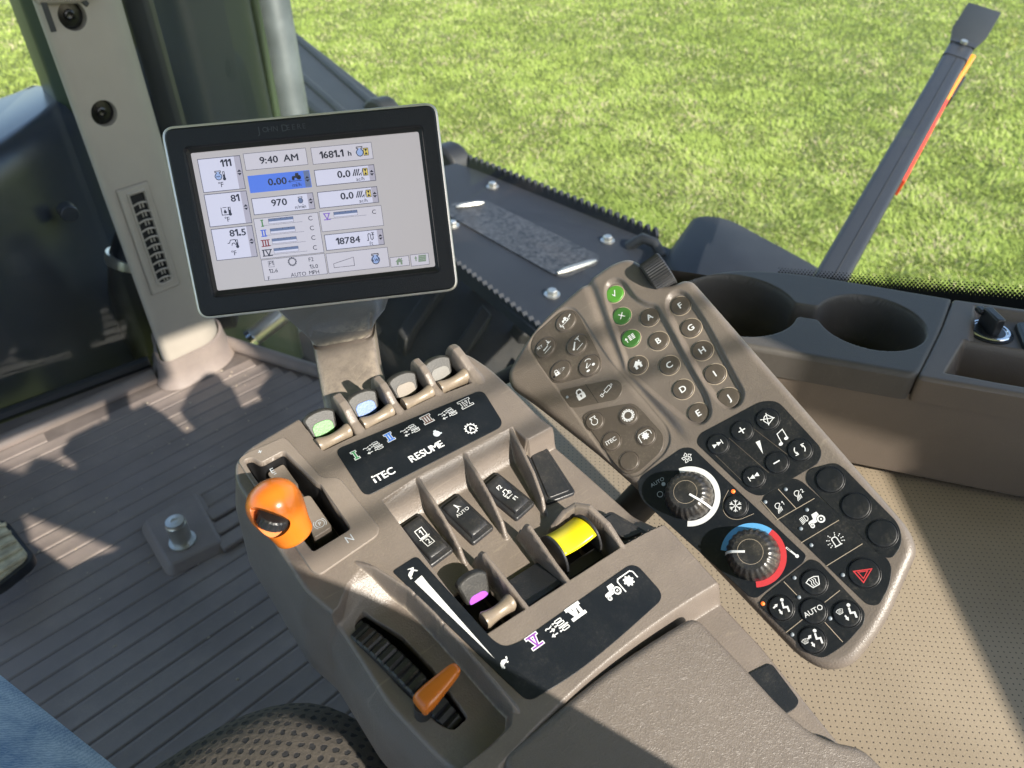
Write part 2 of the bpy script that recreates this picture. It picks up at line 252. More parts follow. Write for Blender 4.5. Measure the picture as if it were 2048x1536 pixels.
# ------------------------------------------------------------------ mesh builder
class MB:
    def __init__(s): s.v = []; s.f = []; s.m = []; s.mats = []
    def mi(s, name):
        if name not in s.mats: s.mats.append(name)
        return s.mats.index(name)
    def add(s, vs, fs, m):
        k = len(s.v); i = s.mi(m); s.v += [tuple(p) for p in vs]
        for f in fs: s.f.append(tuple(a + k for a in f)); s.m.append(i)
    def rings(s, rs, m, cap=(True, True), closed=True):
        n = len(rs[0]); vs = [p for r in rs for p in r]; fs = []
        for a in range(len(rs) - 1):
            for i in range(n if closed else n - 1):
                j = (i + 1) % n; fs.append((a * n + i, a * n + j, (a + 1) * n + j, (a + 1) * n + i))
        if cap[0]: fs.append(tuple(range(n - 1, -1, -1)))
        if cap[1]: fs.append(tuple((len(rs) - 1) * n + i for i in range(n)))
        s.add(vs, fs, m)
    def box(s, c, d, m, rot=None):
        vs = []
        for x in (-.5, .5):
            for y in (-.5, .5):
                for z in (-.5, .5):
                    p = Vector((x * d[0], y * d[1], z * d[2])); p = rot @ p if rot else p; vs.append(tuple(p + Vector(c)))
        s.add(vs, [(0, 1, 3, 2), (4, 6, 7, 5), (0, 4, 5, 1), (2, 3, 7, 6), (0, 2, 6, 4), (1, 5, 7, 3)], m)
    def prism(s, P, h0, h1, m, top=None, soft=0):
        P = ccw(P)
        if soft:
            q = inset(P, soft); q2 = inset(P, soft * .3)
            s.rings([[(x, y, h0) for x, y in P], [(x, y, h1 - soft) for x, y in P], [(x, y, h1 - soft * .3) for x, y in q2], [(x, y, h1) for x, y in q]], m, (False, False))
            s.face2(q, h1, m)
        else:
            s.rings([[(x, y, h0) for x, y in P], [(x, y, h1) for x, y in P]], m, (False, False)); s.face2(P, h1, top or m)
    def holed(s, P, H, h0, h1, m, soft=.5):
        P = ccw(P); H = ccw(H)
        Pi = inset(P, soft); Hi = inset(H, -soft)
        s.rings([[(x, y, h0) for x, y in P], [(x, y, h1 - soft) for x, y in P], [(x, y, h1) for x, y in Pi]], m, (False, False))
        s.rings([[(x, y, h0 - 6) for x, y in H], [(x, y, h1 - soft) for x, y in H], [(x, y, h1) for x, y in Hi]], m, (False, False))
        A = [Vector((x, y, 0)) for x, y in Pi]; B = [Vector((x, y, 0)) for x, y in Hi][::-1]
        s.add([(p.x, p.y, h1) for p in A + B], tessellate_polygon([A, B]), m)
    def face2(s, P, h, m):
        A = [Vector((x, y, 0)) for x, y in P]
        s.add([(x, y, h) for x, y in P], [t for t in tessellate_polygon([A])], m)
    def lathe(s, prof, m, n=40, c=(0, 0, 0), flute=None, mats=None):
        rs = []
        for k, (r, h) in enumerate(prof):
            ring = []
            for i in range(n):
                a = 2 * math.pi * i / n; q = r
                if flute and flute[2] <= k <= flute[3]: q = r * (1 + flute[1] * math.cos(flute[0] * a))
                ring.append((c[0] + q * math.cos(a), c[1] + q * math.sin(a), c[2] + h))
            rs.append(ring)
        if mats is None: s.rings(rs, m, (False, True))
        else:
            for k in range(len(rs) - 1): s.rings(rs[k:k + 2], mats[k], (False, k == len(rs) - 2))
    def tube(s, pts, r, m, n=12, cap=True):
        pts = [Vector(p) for p in pts]; rs = []; up = None
        for i, p in enumerate(pts):
            t = (pts[min(i + 1, len(pts) - 1)] - pts[max(i - 1, 0)]).normalized()
            if up is None: up = t.orthogonal().normalized()
            up = (up - t * up.dot(t)).normalized(); b = t.cross(up); rr = r[i] if isinstance(r, (list, tuple)) else r
            rs.append([tuple(p + (up * math.cos(2 * math.pi * k / n) + b * math.sin(2 * math.pi * k / n)) * rr) for k in range(n)])
        s.rings(rs, m, (cap, cap))
def ccw(P):
    a = sum(P[i][0] * P[(i + 1) % len(P)][1] - P[(i + 1) % len(P)][0] * P[i][1] for i in range(len(P)))
    return list(P) if a > 0 else list(P)[::-1]
def inset(P, d):                           # P counter-clockwise, d > 0 shrinks
    n = len(P); out = []
    for i in range(n):
        p0, p, p1 = P[i - 1], P[i], P[(i + 1) % n]
        e0 = Vector((p[0] - p0[0], p[1] - p0[1])); e1 = Vector((p1[0] - p[0], p1[1] - p[1]))
        if e0.length < 1e-9: e0 = e1
        if e1.length < 1e-9: e1 = e0
        if e0.length < 1e-9: out.append(p); continue
        e0.normalize(); e1.normalize(); n0 = Vector((-e0.y, e0.x)); n1 = Vector((-e1.y, e1.x)); b = n0 + n1
        b = n0 if b.length < 1e-6 else b / max(.35, (1 + n0.dot(n1)))
        out.append((p[0] + b.x * d, p[1] + b.y * d))
    return out
def rnd(P, r, seg=6):                      # round every corner
    n = len(P); out = []; rr = r if isinstance(r, (list, tuple)) else [r] * n
    for i in range(n):
        p0, p, p1 = Vector(P[i - 1]), Vector(P[i]), Vector(P[(i + 1) % n])
        a, b = (p0 - p), (p1 - p); t = min(rr[i], a.length * .49, b.length * .49)
        if t < 1e-6: out.append(tuple(p)); continue
        A = p + a.normalized() * t; B = p + b.normalized() * t
        for k in range(seg + 1):
            q = k / seg; out.append(tuple(A * (1 - q) ** 2 + p * 2 * q * (1 - q) + B * q * q))
    return out
def rect(x0, y0, x1, y1): return [(x0, y0), (x1, y0), (x1, y1), (x0, y1)]
def ell(cx, cy, rx, ry, n=32): return [(cx + rx * math.cos(2 * math.pi * i / n), cy + ry * math.sin(2 * math.pi * i / n)) for i in range(n)]

WM = {}                                    # world matrix of everything built
def tag(o, label=None, cat=None, group=None, kind=None):
    for k, v in (('label', label), ('category', cat), ('group', group), ('kind', kind)):
        if v: o[k] = v
    return o
def empty(name, p, label, cat, group=None):
    o = bpy.data.objects.new(name, None); COL.objects.link(o); o.empty_display_size = .02
    o.location = Vector(p) + EYE; WM[o] = Matrix.Translation(o.location); return tag(o, label, cat, group)
def link(name, me, parent, M):
    o = bpy.data.objects.new(name, me); COL.objects.link(o); WM[o] = M
    if parent is not None: o.parent = parent; o.matrix_basis = WM[parent].inverted() @ M
    else: o.matrix_basis = M
    return o
def build(mb, name, parent=None, plane=None, origin=(0, 0, 0), rot=None, scale=None, bevel=0, seg=2, sharp=38, subsurf=0, label=None):
    me = bpy.data.meshes.new(name)
    k = scale if scale else (.001 if plane else 1.0)
    V = np.array(mb.v, float) * k
    if plane:
        M = plane.M.copy()
        if origin != (0, 0, 0) or rot: M = M @ Matrix.Translation(Vector(origin) * .001) @ (rot.to_4x4() if rot else Matrix.Identity(4))
    else:
        M = Matrix.Translation(EYE + Vector(origin)) @ (rot.to_4x4() if rot else Matrix.Identity(4))
    me.from_pydata([tuple(p) for p in V], [], mb.f)
    for n in mb.mats: me.materials.append(MATS[n])
    me.polygons.foreach_set('material_index', mb.m)
    bm = bmesh.new(); bm.from_mesh(me)
    if bevel or subsurf: bmesh.ops.remove_doubles(bm, verts=bm.verts, dist=1e-6)
    bm.to_mesh(me); bm.free()
    me.polygons.foreach_set('use_smooth', [True] * len(me.polygons)); me.set_sharp_from_angle(angle=R(sharp)); me.update()
    o = link(name, me, parent, M)
    if bevel:
        b = o.modifiers.new('bevel', 'BEVEL'); b.width = bevel * k; b.segments = seg; b.limit_method = 'ANGLE'; b.angle_limit = R(35); b.harden_normals = False
    if subsurf:
        b = o.modifiers.new('sub', 'SUBSURF'); b.levels = b.render_levels = subsurf
    if label: o['label'] = label
    return o

# ------------------------------------------------------------------ flat marks: letters and symbols
_TX = {}
def glyph(s, bold):
    key = (s, bold)
    if key not in _TX:
        if s == 'i':
            v = [(0, 0), (.12, 0), (.12, .43), (0, .43), (0, .6), (.12, .6), (.12, .74), (0, .74)]; f = [(0, 1, 2, 3), (4, 5, 6, 7)]
        elif s == '.':
            w = .085; v = [(0, 0), (2 * w, 0), (2 * w, 2 * w), (0, 2 * w)]; f = [(0, 1, 2, 3)]
        elif s == '1':
            w = .055 + bold; v = [(.24 - w, 0), (.24 + w, 0), (.24 + w, .72), (.24 - w, .72), (.24 - w, .56), (.02, .44), (.02, .56), (.2 - w, .72)]; f = [(0, 1, 2, 3, 4), (4, 5, 6, 7, 3)]
        else:
            cu = bpy.data.curves.new('glyphs', 'FONT'); cu.body = s; cu.size = 1; cu.offset = bold; cu.resolution_u = 4
            o = bpy.data.objects.new('glyphs', cu); COL.objects.link(o)
            me = bpy.data.meshes.new_from_object(o.evaluated_get(bpy.context.evaluated_depsgraph_get()))
            v = [(p.co.x, p.co.y) for p in me.vertices]; f = [tuple(p.vertices) for p in me.polygons]
            bpy.data.objects.remove(o); bpy.data.curves.remove(cu); bpy.data.meshes.remove(me)
        x0 = min(p[0] for p in v); x1 = max(p[0] for p in v); _TX[key] = ([(p[0] - x0, p[1]) for p in v], f, x1 - x0)
    return _TX[key]
def text2d(s, bold):
    V, F, x = [], [], 0
    for ch in s:
        if ch == ' ': x += .24; continue
        v, f, w = glyph(ch, bold); k = len(V); V += [(p[0] + x, p[1]) for p in v]; F += [tuple(i + k for i in q) for q in f]; x += w + (.075 if ch not in '.:' else .1)
    return V, F
class Ink:
    def __init__(s, mb, c, h, rot=0, k=1.0, m='white_ink', mx=1):
        s.mb, s.c, s.h, s.k, s.m, s.mx = mb, c, h, k, m, mx; s.ca, s.sa = math.cos(R(rot)), math.sin(R(rot))
    def P(s, p):
        x, y = p[0] * s.k * s.mx, p[1] * s.k
        return (s.c[0] + x * s.ca - y * s.sa, s.c[1] + x * s.sa + y * s.ca)
    def poly(s, pts, m=None):
        q = ccw([s.P(p) for p in pts]); s.mb.face2(q, s.h, m or s.m); s.h += .012; return s
    def line(s, pts, w, closed=False, m=None):
        q = [Vector(s.P(p)) for p in pts]; n = len(q); w = w * s.k / 2; A = []; B = []
        for i in range(n):
            a = q[i - 1] if (i or closed) else None; b = q[(i + 1) % n] if (i < n - 1 or closed) else None
            d0 = (q[i] - a).normalized() if a is not None else None; d1 = (b - q[i]).normalized() if b is not None else None
            d0 = d0 or d1; d1 = d1 or d0
            n0 = Vector((-d0.y, d0.x)); n1 = Vector((-d1.y, d1.x)); t = n0 + n1; t = n0 if t.length < 1e-4 else t / max(.4, 1 + n0.dot(n1))
            A.append(q[i] + t * w); B.append(q[i] - t * w)
        vs = [(p.x, p.y, s.h) for p in A + B]; fs = [(i, n + i, n + (i + 1) % n, (i + 1) % n) for i in range(n if closed else n - 1)]
        s.mb.add(vs, fs, m or s.m); s.h += .012; return s
    def disc(s, x, y, r, m=None, n=20): return s.poly(ell(x, y, r, r, n), m)
    def ring(s, x, y, r, w, m=None, n=28): return s.line(ell(x, y, r, r, n), w, True, m)
    def arc(s, x, y, r, a0, a1, w, m=None, n=20):
        return s.line([(x + r * math.cos(R(a0 + (a1 - a0) * i / n)), y + r * math.sin(R(a0 + (a1 - a0) * i / n))) for i in range(n + 1)], w, m=m)
    def arrow(s, p, q, w, hd, m=None):
        p, q = Vector(p), Vector(q); d = (q - p).normalized(); n = Vector((-d.y, d.x))
        s.line([p, q - d * hd * .3], w, m=m); s.line([q - d * hd + n * hd * .7, q, q - d * hd - n * hd * .7], w, m=m); return s
    def head(s, p, q, w, hd, m=None):       # solid arrow
        p, q = Vector(p), Vector(q); d = (q - p).normalized(); n = Vector((-d.y, d.x))
        s.line([p, q - d * hd * .9], w, m=m); s.poly([q, q - d * hd + n * hd * .6, q - d * hd - n * hd * .6], m); return s
    def text(s, t, x, y, cap, m=None, al='c', bold=.012, cond=1.0):
        if bold:
            e = bold * cap * 1.15
            for d, f_ in ((-e, -.3), (e, .3), (0, 1), (0, -1)): s.text(t, x + d, y + f_ * e * .7, cap, m, al, 0, cond)
            return s
        v, f = text2d(t, bold); k = cap / .72; xs = [p[0] for p in v]; x0, x1 = min(xs), max(xs)
        dx = {'c': -(x0 + x1) / 2, 'l': -x0, 'r': -x1}[al]
        q = [s.P((x + (p[0] + dx) * k * cond, y + p[1] * k - cap / 2)) for p in v]
        s.mb.add([(a, b, s.h) for a, b in q], f, m or s.m); s.h += .012; return s

# ------------------------------------------------------------------ height fields: moulded plastic shells
def sdf(P, U, V):
    P = np.array(P, float); n = len(P); d = np.full(U.shape, 1e9); ins = np.zeros(U.shape, bool)
    for i in range(n):
        a, b = P[i], P[(i + 1) % n]; e = b - a; wx, wy = U - a[0], V - a[1]
        t = np.clip((wx * e[0] + wy * e[1]) / max(e @ e, 1e-12), 0, 1)
        d = np.minimum(d, (wx - e[0] * t) ** 2 + (wy - e[1] * t) ** 2)
        c = (a[1] > V) != (b[1] > V)
        with np.errstate(divide='ignore', invalid='ignore'): xx = (b[0] - a[0]) * (V - a[1]) / (b[1] - a[1]) + a[0]
        ins ^= c & (U < xx)
    d = np.sqrt(d); return np.where(ins, -d, d)
def sm(x): x = np.clip(x, 0, 1); return x * x * (3 - 2 * x)
def carve(H, P, U, V, depth, w=1.6, off=0): return H - depth * sm((-sdf(P, U, V) + off) / w)
def fin(H, pts, w, U, V, e=1.1):            # pts: (u, v, top)
    best = np.full(U.shape, 1e9); top = np.zeros(U.shape)
    for a, b in zip(pts[:-1], pts[1:]):
        ex, ey = b[0] - a[0], b[1] - a[1]; t = np.clip(((U - a[0]) * ex + (V - a[1]) * ey) / (ex * ex + ey * ey), 0, 1)
        d = np.hypot(U - a[0] - ex * t, V - a[1] - ey * t); k = d < best; best = np.where(k, d, best); top = np.where(k, a[2] + (b[2] - a[2]) * t, top)
    k = sm((w / 2 + e / 2 - best) / e); cr = np.clip(1 - (best / (w / 2)) ** 2, 0, 1)
    return np.where(k > 0, np.maximum(H, H * (1 - k) + (top - .9 + .9 * cr) * k), H)
def hfield(name, parent, plane, outline, hfun, cell, m, skirt, edge_r=3.0, mfun=None, mats=None):
    O = np.array(outline, float); u0, v0 = O.min(0) - 2 * cell; u1, v1 = O.max(0) + 2 * cell
    us = np.arange(u0, u1, cell); vs = np.arange(v0, v1, cell); U, V = np.meshgrid(us, vs, indexing='ij')
    D = sdf(outline, U, V)
    gx, gy = np.gradient(D, cell); gl = np.hypot(gx, gy) + 1e-9
    edge = (D > 0) & (D < cell * 1.5); U2 = np.where(edge, U - D * gx / gl, U); V2 = np.where(edge, V - D * gy / gl, V)
    Din = np.maximum(-D, 0)
    def full(U, V, d):
        H = hfun(U, V); q = np.clip(edge_r - d, 0, edge_r); return H - (edge_r - np.sqrt(np.maximum(edge_r ** 2 - q ** 2, 0)))
    H = full(U2, V2, Din)
    ok = D < cell * 1.5; q = ok[:-1, :-1] & ok[1:, :-1] & ok[:-1, 1:] & ok[1:, 1:] & ((D[:-1, :-1] < 0) | (D[1:, :-1] < 0) | (D[:-1, 1:] < 0) | (D[1:, 1:] < 0))
    idx = np.arange(U.size).reshape(U.shape)
    F = np.stack([idx[:-1, :-1][q], idx[1:, :-1][q], idx[1:, 1:][q], idx[:-1, 1:][q]], 1)
    used = np.unique(F); re = np.full(U.size, -1); re[used] = np.arange(len(used)); F = re[F]
    co = np.stack([U2.ravel()[used], V2.ravel()[used], H.ravel()[used]], 1)
    P = ccw([tuple(p) for p in outline]); P2 = []
    for a, b in zip(P, P[1:] + P[:1]):
        k = max(1, int(math.hypot(b[0] - a[0], b[1] - a[1]) / (cell * 2)))
        P2 += [(a[0] + (b[0] - a[0]) * i / k, a[1] + (b[1] - a[1]) * i / k) for i in range(k)]
    pu = np.array([p[0] for p in P2]); pv = np.array([p[1] for p in P2]); hb = full(pu, pv, np.zeros(len(pu)))
    sk = []; rings = [np.stack([pu, pv, hb], 1)]
    for off, h in skirt: rings.append(skirtpos(pu, pv, hb, off, h, P2))
    base = len(co); n = len(P2); co = np.concatenate([co] + rings); f2 = []
    for r in range(len(rings) - 1):
        a = base + r * n + np.arange(n); b = base + r * n + (np.arange(n) + 1) % n; f2.append(np.stack([a + n, b + n, b, a], 1))
    F = np.concatenate([F] + f2)
    me = bpy.data.meshes.new(name); me.vertices.add(len(co)); me.vertices.foreach_set('co', (co * .001).ravel())
    me.loops.add(F.size); me.loops.foreach_set('vertex_index', F.ravel().astype(np.int32)); me.polygons.add(len(F))
    me.polygons.foreach_set('loop_start', np.arange(0, F.size, 4, dtype=np.int32)); me.polygons.foreach_set('use_smooth', np.ones(len(F), bool))
    for x in (mats or [m]): me.materials.append(MATS[x])
    if mfun is not None:
        c = co[F].mean(1); me.polygons.foreach_set('material_index', mfun(c[:, 0], c[:, 1], c[:, 2]).astype(np.int32))
    me.update(calc_edges=True); me.validate()
    return link(name, me, parent, plane.M)
def skirtpos(pu, pv, hb, off, h, P2):
    q = inset(P2, -off) if abs(off) < 3 else None
    if q is None:
        cu, cv = pu.mean(), pv.mean(); dx = np.sign(pu - cu) * sm((np.abs(pu - cu) - 20) / 20); return np.stack([pu + dx * off, pv, np.minimum(hb - 4, h)], 1)
    q = np.array(q); return np.stack([q[:, 0], q[:, 1], np.minimum(hb + h, hb)], 1)

# =================================================================== ARM-REST CONSOLE
T_ = lambda pl, u, v, h=0: tuple(pl.at(u, v, h))
console = empty('control_console', T_(CON, -20, -20, -150), 'brown arm-rest console with orange shift knob, coloured lever paddles and rocker switches', 'control console')
OUT = rnd([(-112, -60), (-113, -12), (-120, 12), (-121, 60), (-122, 97), (-117, 110), (-106, 115.5), (-71, 120.5), (-70, 121), (-47, 121), (-46.5, 121.8), (-40.5, 121.8), (-40, 121),
           (-18, 121), (-17.5, 121.6), (-12, 121.6), (-11.5, 120), (12.3, 120), (12.8, 121), (18.2, 121), (18.7, 119), (39, 118), (41, 120), (48, 118), (54, 108), (58.5, 90), (60, 67),
           (60.5, 39), (63, 26), (65, 12), (68, -16), (73, -66), (73.5, -74), (72, -112), (72, -150), (66, -205), (64, -250), (-88, -250), (-98, -118), (-105, -95)], 5, 3)
SLOTS = [[(-69.5, 88.5), (-46.8, 88.5), (-47, 124), (-71, 123)], [(-40, 89.5), (-17, 89.5), (-18, 124), (-40, 124)], [(-11.3, 89.5), (12.2, 89.5), (12, 124), (-12, 124)], [(18.4, 88), (39.3, 86), (39, 124), (18.6, 124)]]
WELL = [(-58, 38), (-32, 41), (2, 42), (40, 40.5), (41.5, 28), (80, 27), (80, -69), (62, -66), (44, -64.5), (-55, -62.5), (-57, -30)]
VSLOT = rnd([(-54, -28), (-52.3, -61), (-30.5, -61), (-32.5, -28)], 2)
YSLOT = rnd([(5.5, -34), (3.5, -61.5), (38, -61.5), (36.5, -34)], 2)
CHAN = [(-88, 9), (-82, 0), (-74.5, -21), (-71, -40), (-68.5, -60), (-65, -91), (-64, -99), (-70, -106), (-84, -108), (-140, -108), (-140, -12), (-110, -6), (-100, 3)]
WSLOT = rnd([(-105.5, -13), (-98, -10), (-88, -34), (-84, -57), (-82.5, -88), (-92, -89), (-96, -82), (-102, -56), (-107, -27)], 2.5)
GHOLE = rnd([(-112, 107), (-107, 106), (-104.5, 99.5), (-89.5, 100.5), (-84, 69), (-82.5, 67), (-82, 31), (-106, 29.5), (-112, 92)], 2.2, 4)
def con_h(U, V):
    H = -.0012 * np.maximum(np.abs(U + 25) - 60, 0) ** 2 * .3
    w = np.minimum(sm(-sdf(WELL, U, V) / 2.2), np.where(U < 42, sm((42 - V) / 17), sm((27.5 - V) / 7)))
    H = H - 17 * w
    ramp = np.where((U > 43) & (V < -40), sm((-44 - V) / 24) * 9, 0); H = H + ramp * (w > .5)
    for S in SLOTS: H = carve(H, S, U, V, 30, 1.3)
    H = carve(H, VSLOT, U, V, 20, 1.2); H = carve(H, YSLOT, U, V, 22, 1.2)
    k = sm(-sdf(CHAN, U, V) / 2.5); dep = 3 + 10 * sm((4 - V) / 22) + 3 * sm((-86 - U) / 20); H = H - k * np.where(V > -20, dep * sm((8 - V + .3 * (U + 90)) / 14 + .1), dep)
    H = carve(H, WSLOT, U, V, 24, 1.2); H = carve(H, GHOLE, U, V, 34, 1.2)
    for uc, w2 in ((-43.5, 6.4), (-14.6, 5.6), (15.4, 5.6)):
        H = fin(H, [(uc, 87, -.2), (uc - .3, 96, 2.5), (uc - .6, 103, 8), (uc - .8, 109, 10), (uc - 1, 117, 9.5), (uc - 1, 121, 6)], w2, U, V)
    H = fin(H, [(45, 80, -.3), (44.5, 94, 3), (43.5, 104, 8), (43, 111, 10), (43, 117, 8), (43, 120, 4)], 8, U, V, 3)
    H = fin(H, [(-32.5, 42, -.2), (-32.8, 24, -.4), (-33.6, 6, -3.5), (-34.6, -9, -9), (-35, -15, -15)], 3.2, U, V)
    H = fin(H, [(1.8, 43, -.2), (0, 24, -.4), (-2, 6, -3.5), (-4, -9, -9), (-5, -15, -15)], 3.2, U, V)
    H = fin(H, [(38.2, 42, -.2), (34.5, 24, -.4), (30.5, 6, -3), (26.5, -9, -8), (24.6, -15, -14)], 3.2, U, V)
    H = fin(H, [(-27.8, -64, 0), (-28.3, -50, 1.2), (-29.5, -25, 3.5), (-29.8, -22, 1), (-30, -20, -9)], 3.6, U, V)
    H = fin(H, [(.6, -64, 0), (.8, -50, 1.2), (2.2, -25, 3.5), (2.2, -22, 1), (2, -20, -9)], 3.6, U, V)
    H = fin(H, [(40.6, -66, 0), (41, -50, 5), (38.5, -36, 7), (34, -29, 4), (28, -27, -1), (20, -28, -9)], 4.4, U, V)
    H = fin(H, [(-90, 12, 0), (-84, 1, 5), (-76, -21, 8), (-72.5, -40, 8.5), (-70, -60, 8.5), (-66.3, -91, 6), (-64, -104, 0)], 3.0, U, V, 2.0)
    for vv in (-26, -48, -70): H = H - .8 * np.exp(-((V - vv) / .8) ** 2) * (np.abs(U + 72.5 + (V + 40) * -.11) < 5) * (H > 2)
    return H - 14 * sm((-108 - V - .0009 * (U - 10) ** 2) / 9)
hfield('console_shell', console, CON, OUT, con_h, .4, 'taupe', [(0.0, -2), (5, -30), (8, -90)], 3.2)
def liner(P, top, bot=-31, ins=.9):  # black inner walls added to darken the openings
    q = inset(ccw(P), ins); mb = MB(); mb.rings([[(x, y, top) for x, y in q], [(x, y, bot) for x, y in q]], 'black_deep', (False, True)); build(mb, 'slot_dark_liner', console, CON, sharp=30)
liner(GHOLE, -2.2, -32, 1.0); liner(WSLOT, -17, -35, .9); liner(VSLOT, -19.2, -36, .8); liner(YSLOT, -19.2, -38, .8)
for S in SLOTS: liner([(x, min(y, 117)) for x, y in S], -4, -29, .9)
# labels
def plate(name, P, h0, h1, m, parent, plane, soft=.25, marks=None, label=None, top=None):
    mb = MB(); mb.prism(P, h0, h1, m, soft=soft)
    if marks: marks(mb, h1 + .05)
    return build(mb, name, parent, plane, sharp=50, label=label)
def numeral(I, s, col, h=5.2):             # serifed roman figure with a white border
    w = {'I': 1.0, 'II': 2.0, 'III': 3.0, 'V': 3.0, 'IV': 4.0, 'VI': 4.0}[s] * 1.5; x0 = -w / 2
    segs = [rect(x0 - .5, h / 2 - .75, x0 + w + .5, h / 2), rect(x0 - .5, -h / 2, x0 + w + .5, -h / 2 + .75)]
    def stem(x): segs.append(rect(x - .45, -h / 2 + .2, x + .45, h / 2 - .2))
    def vee(x):
        segs.append([(x - 1.9, h / 2 - .3), (x - .9, h / 2 - .3), (x + .25, -h / 2 + .4), (x - .45, -h / 2 + .4)]); segs.append([(x + 1.9, h / 2 - .3), (x + .9, h / 2 - .3), (x - .25, -h / 2 + .4), (x + .45, -h / 2 + .4)])
    if s in ('I', 'II', 'III'):
        for i in range(len(s)): stem(x0 + 1.5 * (i + .5))
    elif s == 'V': vee(0)
    elif s == 'IV': stem(x0 + .9); vee(x0 + 3.9)
    else: vee(x0 + 2.1); stem(x0 + 5.1)
    for q in segs: I.poly(inset(ccw(q), -.38), 'white_ink')
    for q in segs: I.poly(q, col)
def remote(I):                             # hydraulic outlets symbol
    I.line([(-6.2, 1.7), (-5.4, 2.2), (-4.4, 1.7), (-3.4, 1.8), (-2.6, 2.3)], .45); I.arrow((-4.8, .2), (-2.4, .2), .45, 1.1); I.arrow((-2.2, -2.0), (-5.2, -2.0), .45, 1.1)
    for y, x in ((2.3, 0), (.75, .3), (-2.2, 1)):
        I.line(rnd(rect(x - .4, y - .55, x + 3, y + .55), .5, 3), .4, True); I.line([(x - 1.6, y), (x - .3, y)], .4); I.disc(x - 1.7, y, .42)
    I.poly(rect(-.6, -1.15, 4.4, -.45))
L1 = rnd(on(CON, c5, [(735, 705), (1680, 318), (1822, 548), (930, 1008)]), [5, 6, 7, 6], 8)
def marks1(mb, h):
    I = lambda x, y, k=1.2, rot=0: Ink(mb, CON.uv(*c5(x, y)), h, rot, k)
    for p, s, m in (((866, 740), 'I', 'green_ink'), ((1084, 624), 'II', 'blue_ink'), ((1325, 510), 'III', 'brown_ink'), ((1571, 408), 'IV', 'black_label')): numeral(I(*p), s, m)
    for p in ((990, 688), (1225, 577), (1465, 470)): remote(I(*p, 1.12))
    I(1047, 865).text('iTEC', 0, 0, 4.3, bold=.03); I(1320, 714).text('RESUME', 0, 0, 4.3, bold=.025)
    J = I(1385, 600); J.m = 'grey_ink'; J.disc(0, -.3, 1.9); J.poly(rect(-.8, 1.3, .8, 2.2)); J.poly(rect(1.2, -1.6, 2.6, -.6))
    J = I(1606, 570); J.ring(0, 0, 2.75, .5)
    for a in range(12): J.line([(2.9 * math.cos(a * .5236), 2.9 * math.sin(a * .5236)), (3.7 * math.cos(a * .5236), 3.7 * math.sin(a * .5236))], .75)
    J.text('A', 0, 0, 3.1, bold=.02)
plate('label_panel', L1, -1, .45, 'black_label', console, CON, .2, marks1, 'black strip lettered iTEC and RESUME')
L2 = rnd(on(CON, c8, [(250, 680), (368, 604), (735, 1010), (790, 1042), (860, 1020), (1412, 632), (1562, 800), (1320, 1018), (1120, 1180), (905, 1308), (830, 1240)]), [2, 3, 3, 8, 8, 7, 7, 20, 20, 7, 10], 8)
def marks2(mb, h):
    I = lambda x, y, k=1.25, rot=0: Ink(mb, CON.uv(*c8(x, y)), h, rot, k)
    numeral(I(933, 1015), 'V', 'purple_ink', 5.6); numeral(I(1130, 872), 'VI', 'grey_ink', 5.6); remote(I(1050, 945, 1.2))
    J = I(1308, 780, 1.2); tractor(J, True)
    J = I(1385, 726); gear(J, 2.6, 8, 'fill'); J.line([(-4.6, -3.2), (-4.6, 2.4), (-3.6, 3.4), (3.6, 3.4), (4.6, 2.4), (4.6, -1.0)], .55)
    w = [CON.uv(*c8(*p)) for p in ((358, 730), (392, 700), (420, 735), (742, 1100))]; mb.face2(ccw(w), h, 'white_ink')
    J = I(343, 686, .95, 25)
    J.poly([(-3.2, -.7), (-2.5, .5), (-.9, 1.15), (.8, 1.0), (1.7, 1.5), (2.6, 1.6), (3.3, .9), (3.2, .4), (2.2, .1), (1.5, -.6), (-.3, -1.1), (-1.6, -1.5)])
    J.poly([(1.7, 1.3), (.2, 2.9), (.7, 3.0), (2.5, 1.5)]); J.poly([(1.4, -.4), (2.2, -2.2), (3.0, -2.5), (2.9, -2.0), (2.3, -.2)]); J.poly([(-2.9, -.5), (-3.9, -2.0), (-2.6, -2.6), (-2.5, -2.1), (-3.1, -1.8), (-1.6, -1.2)])
    J = I(786, 1121, .95, 25); J.poly([(-2.7, -.7), (-2.3, .6), (-1.0, 1.6), (.8, 1.7), (2.1, .7), (2.6, -.5)]); J.poly([(2.2, -.3), (3.4, 1.0), (4.0, .7), (3.8, .1), (2.8, -.7)]); J.poly([(-2.2, -.5), (-2.6, -1.8), (-1.6, -1.8), (-1.0, -.5)]); J.poly([(1.0, -.5), (1.2, -1.8), (2.2, -1.8), (2.0, -.4)]); J.poly([(-2.5, -.6), (-3.5, -.9), (-2.3, -.1)])
def tractor(J, left):
    J.mx = 1 if left else -1
    J.poly([(-4.2, -.9), (-4.2, .5), (-3.4, 1.0), (-.6, 1.2), (.9, 1.2), (1.0, -.9)]); J.poly([(-1.0, 1.1), (-.5, 3.6), (2.4, 3.6), (2.7, .6)]); J.disc(2.3, -.6, 2.25, 'black_label'); J.ring(2.3, -.6, 1.6, .75); J.disc(2.3, -.6, .5); J.disc(-3.1, -1.6, 1.35, 'black_label'); J.ring(-3.1, -1.6, .85, .55); J.disc(-3.1, -1.6, .25)
def gear(J, r, n, mode, m=None):
    pts = []
    for i in range(n):
        a = 2 * math.pi * i / n; d = math.pi / n
        for q, rr in ((-.9, .78), (-.5, .78), (-.42, 1), (.42, 1), (.5, .78), (.9, .78)): pts.append((r * rr * math.cos(a + q * d), r * rr * math.sin(a + q * d)))
    if mode == 'fill': J.poly(pts, m)
    else: J.line(pts, .45, True, m)
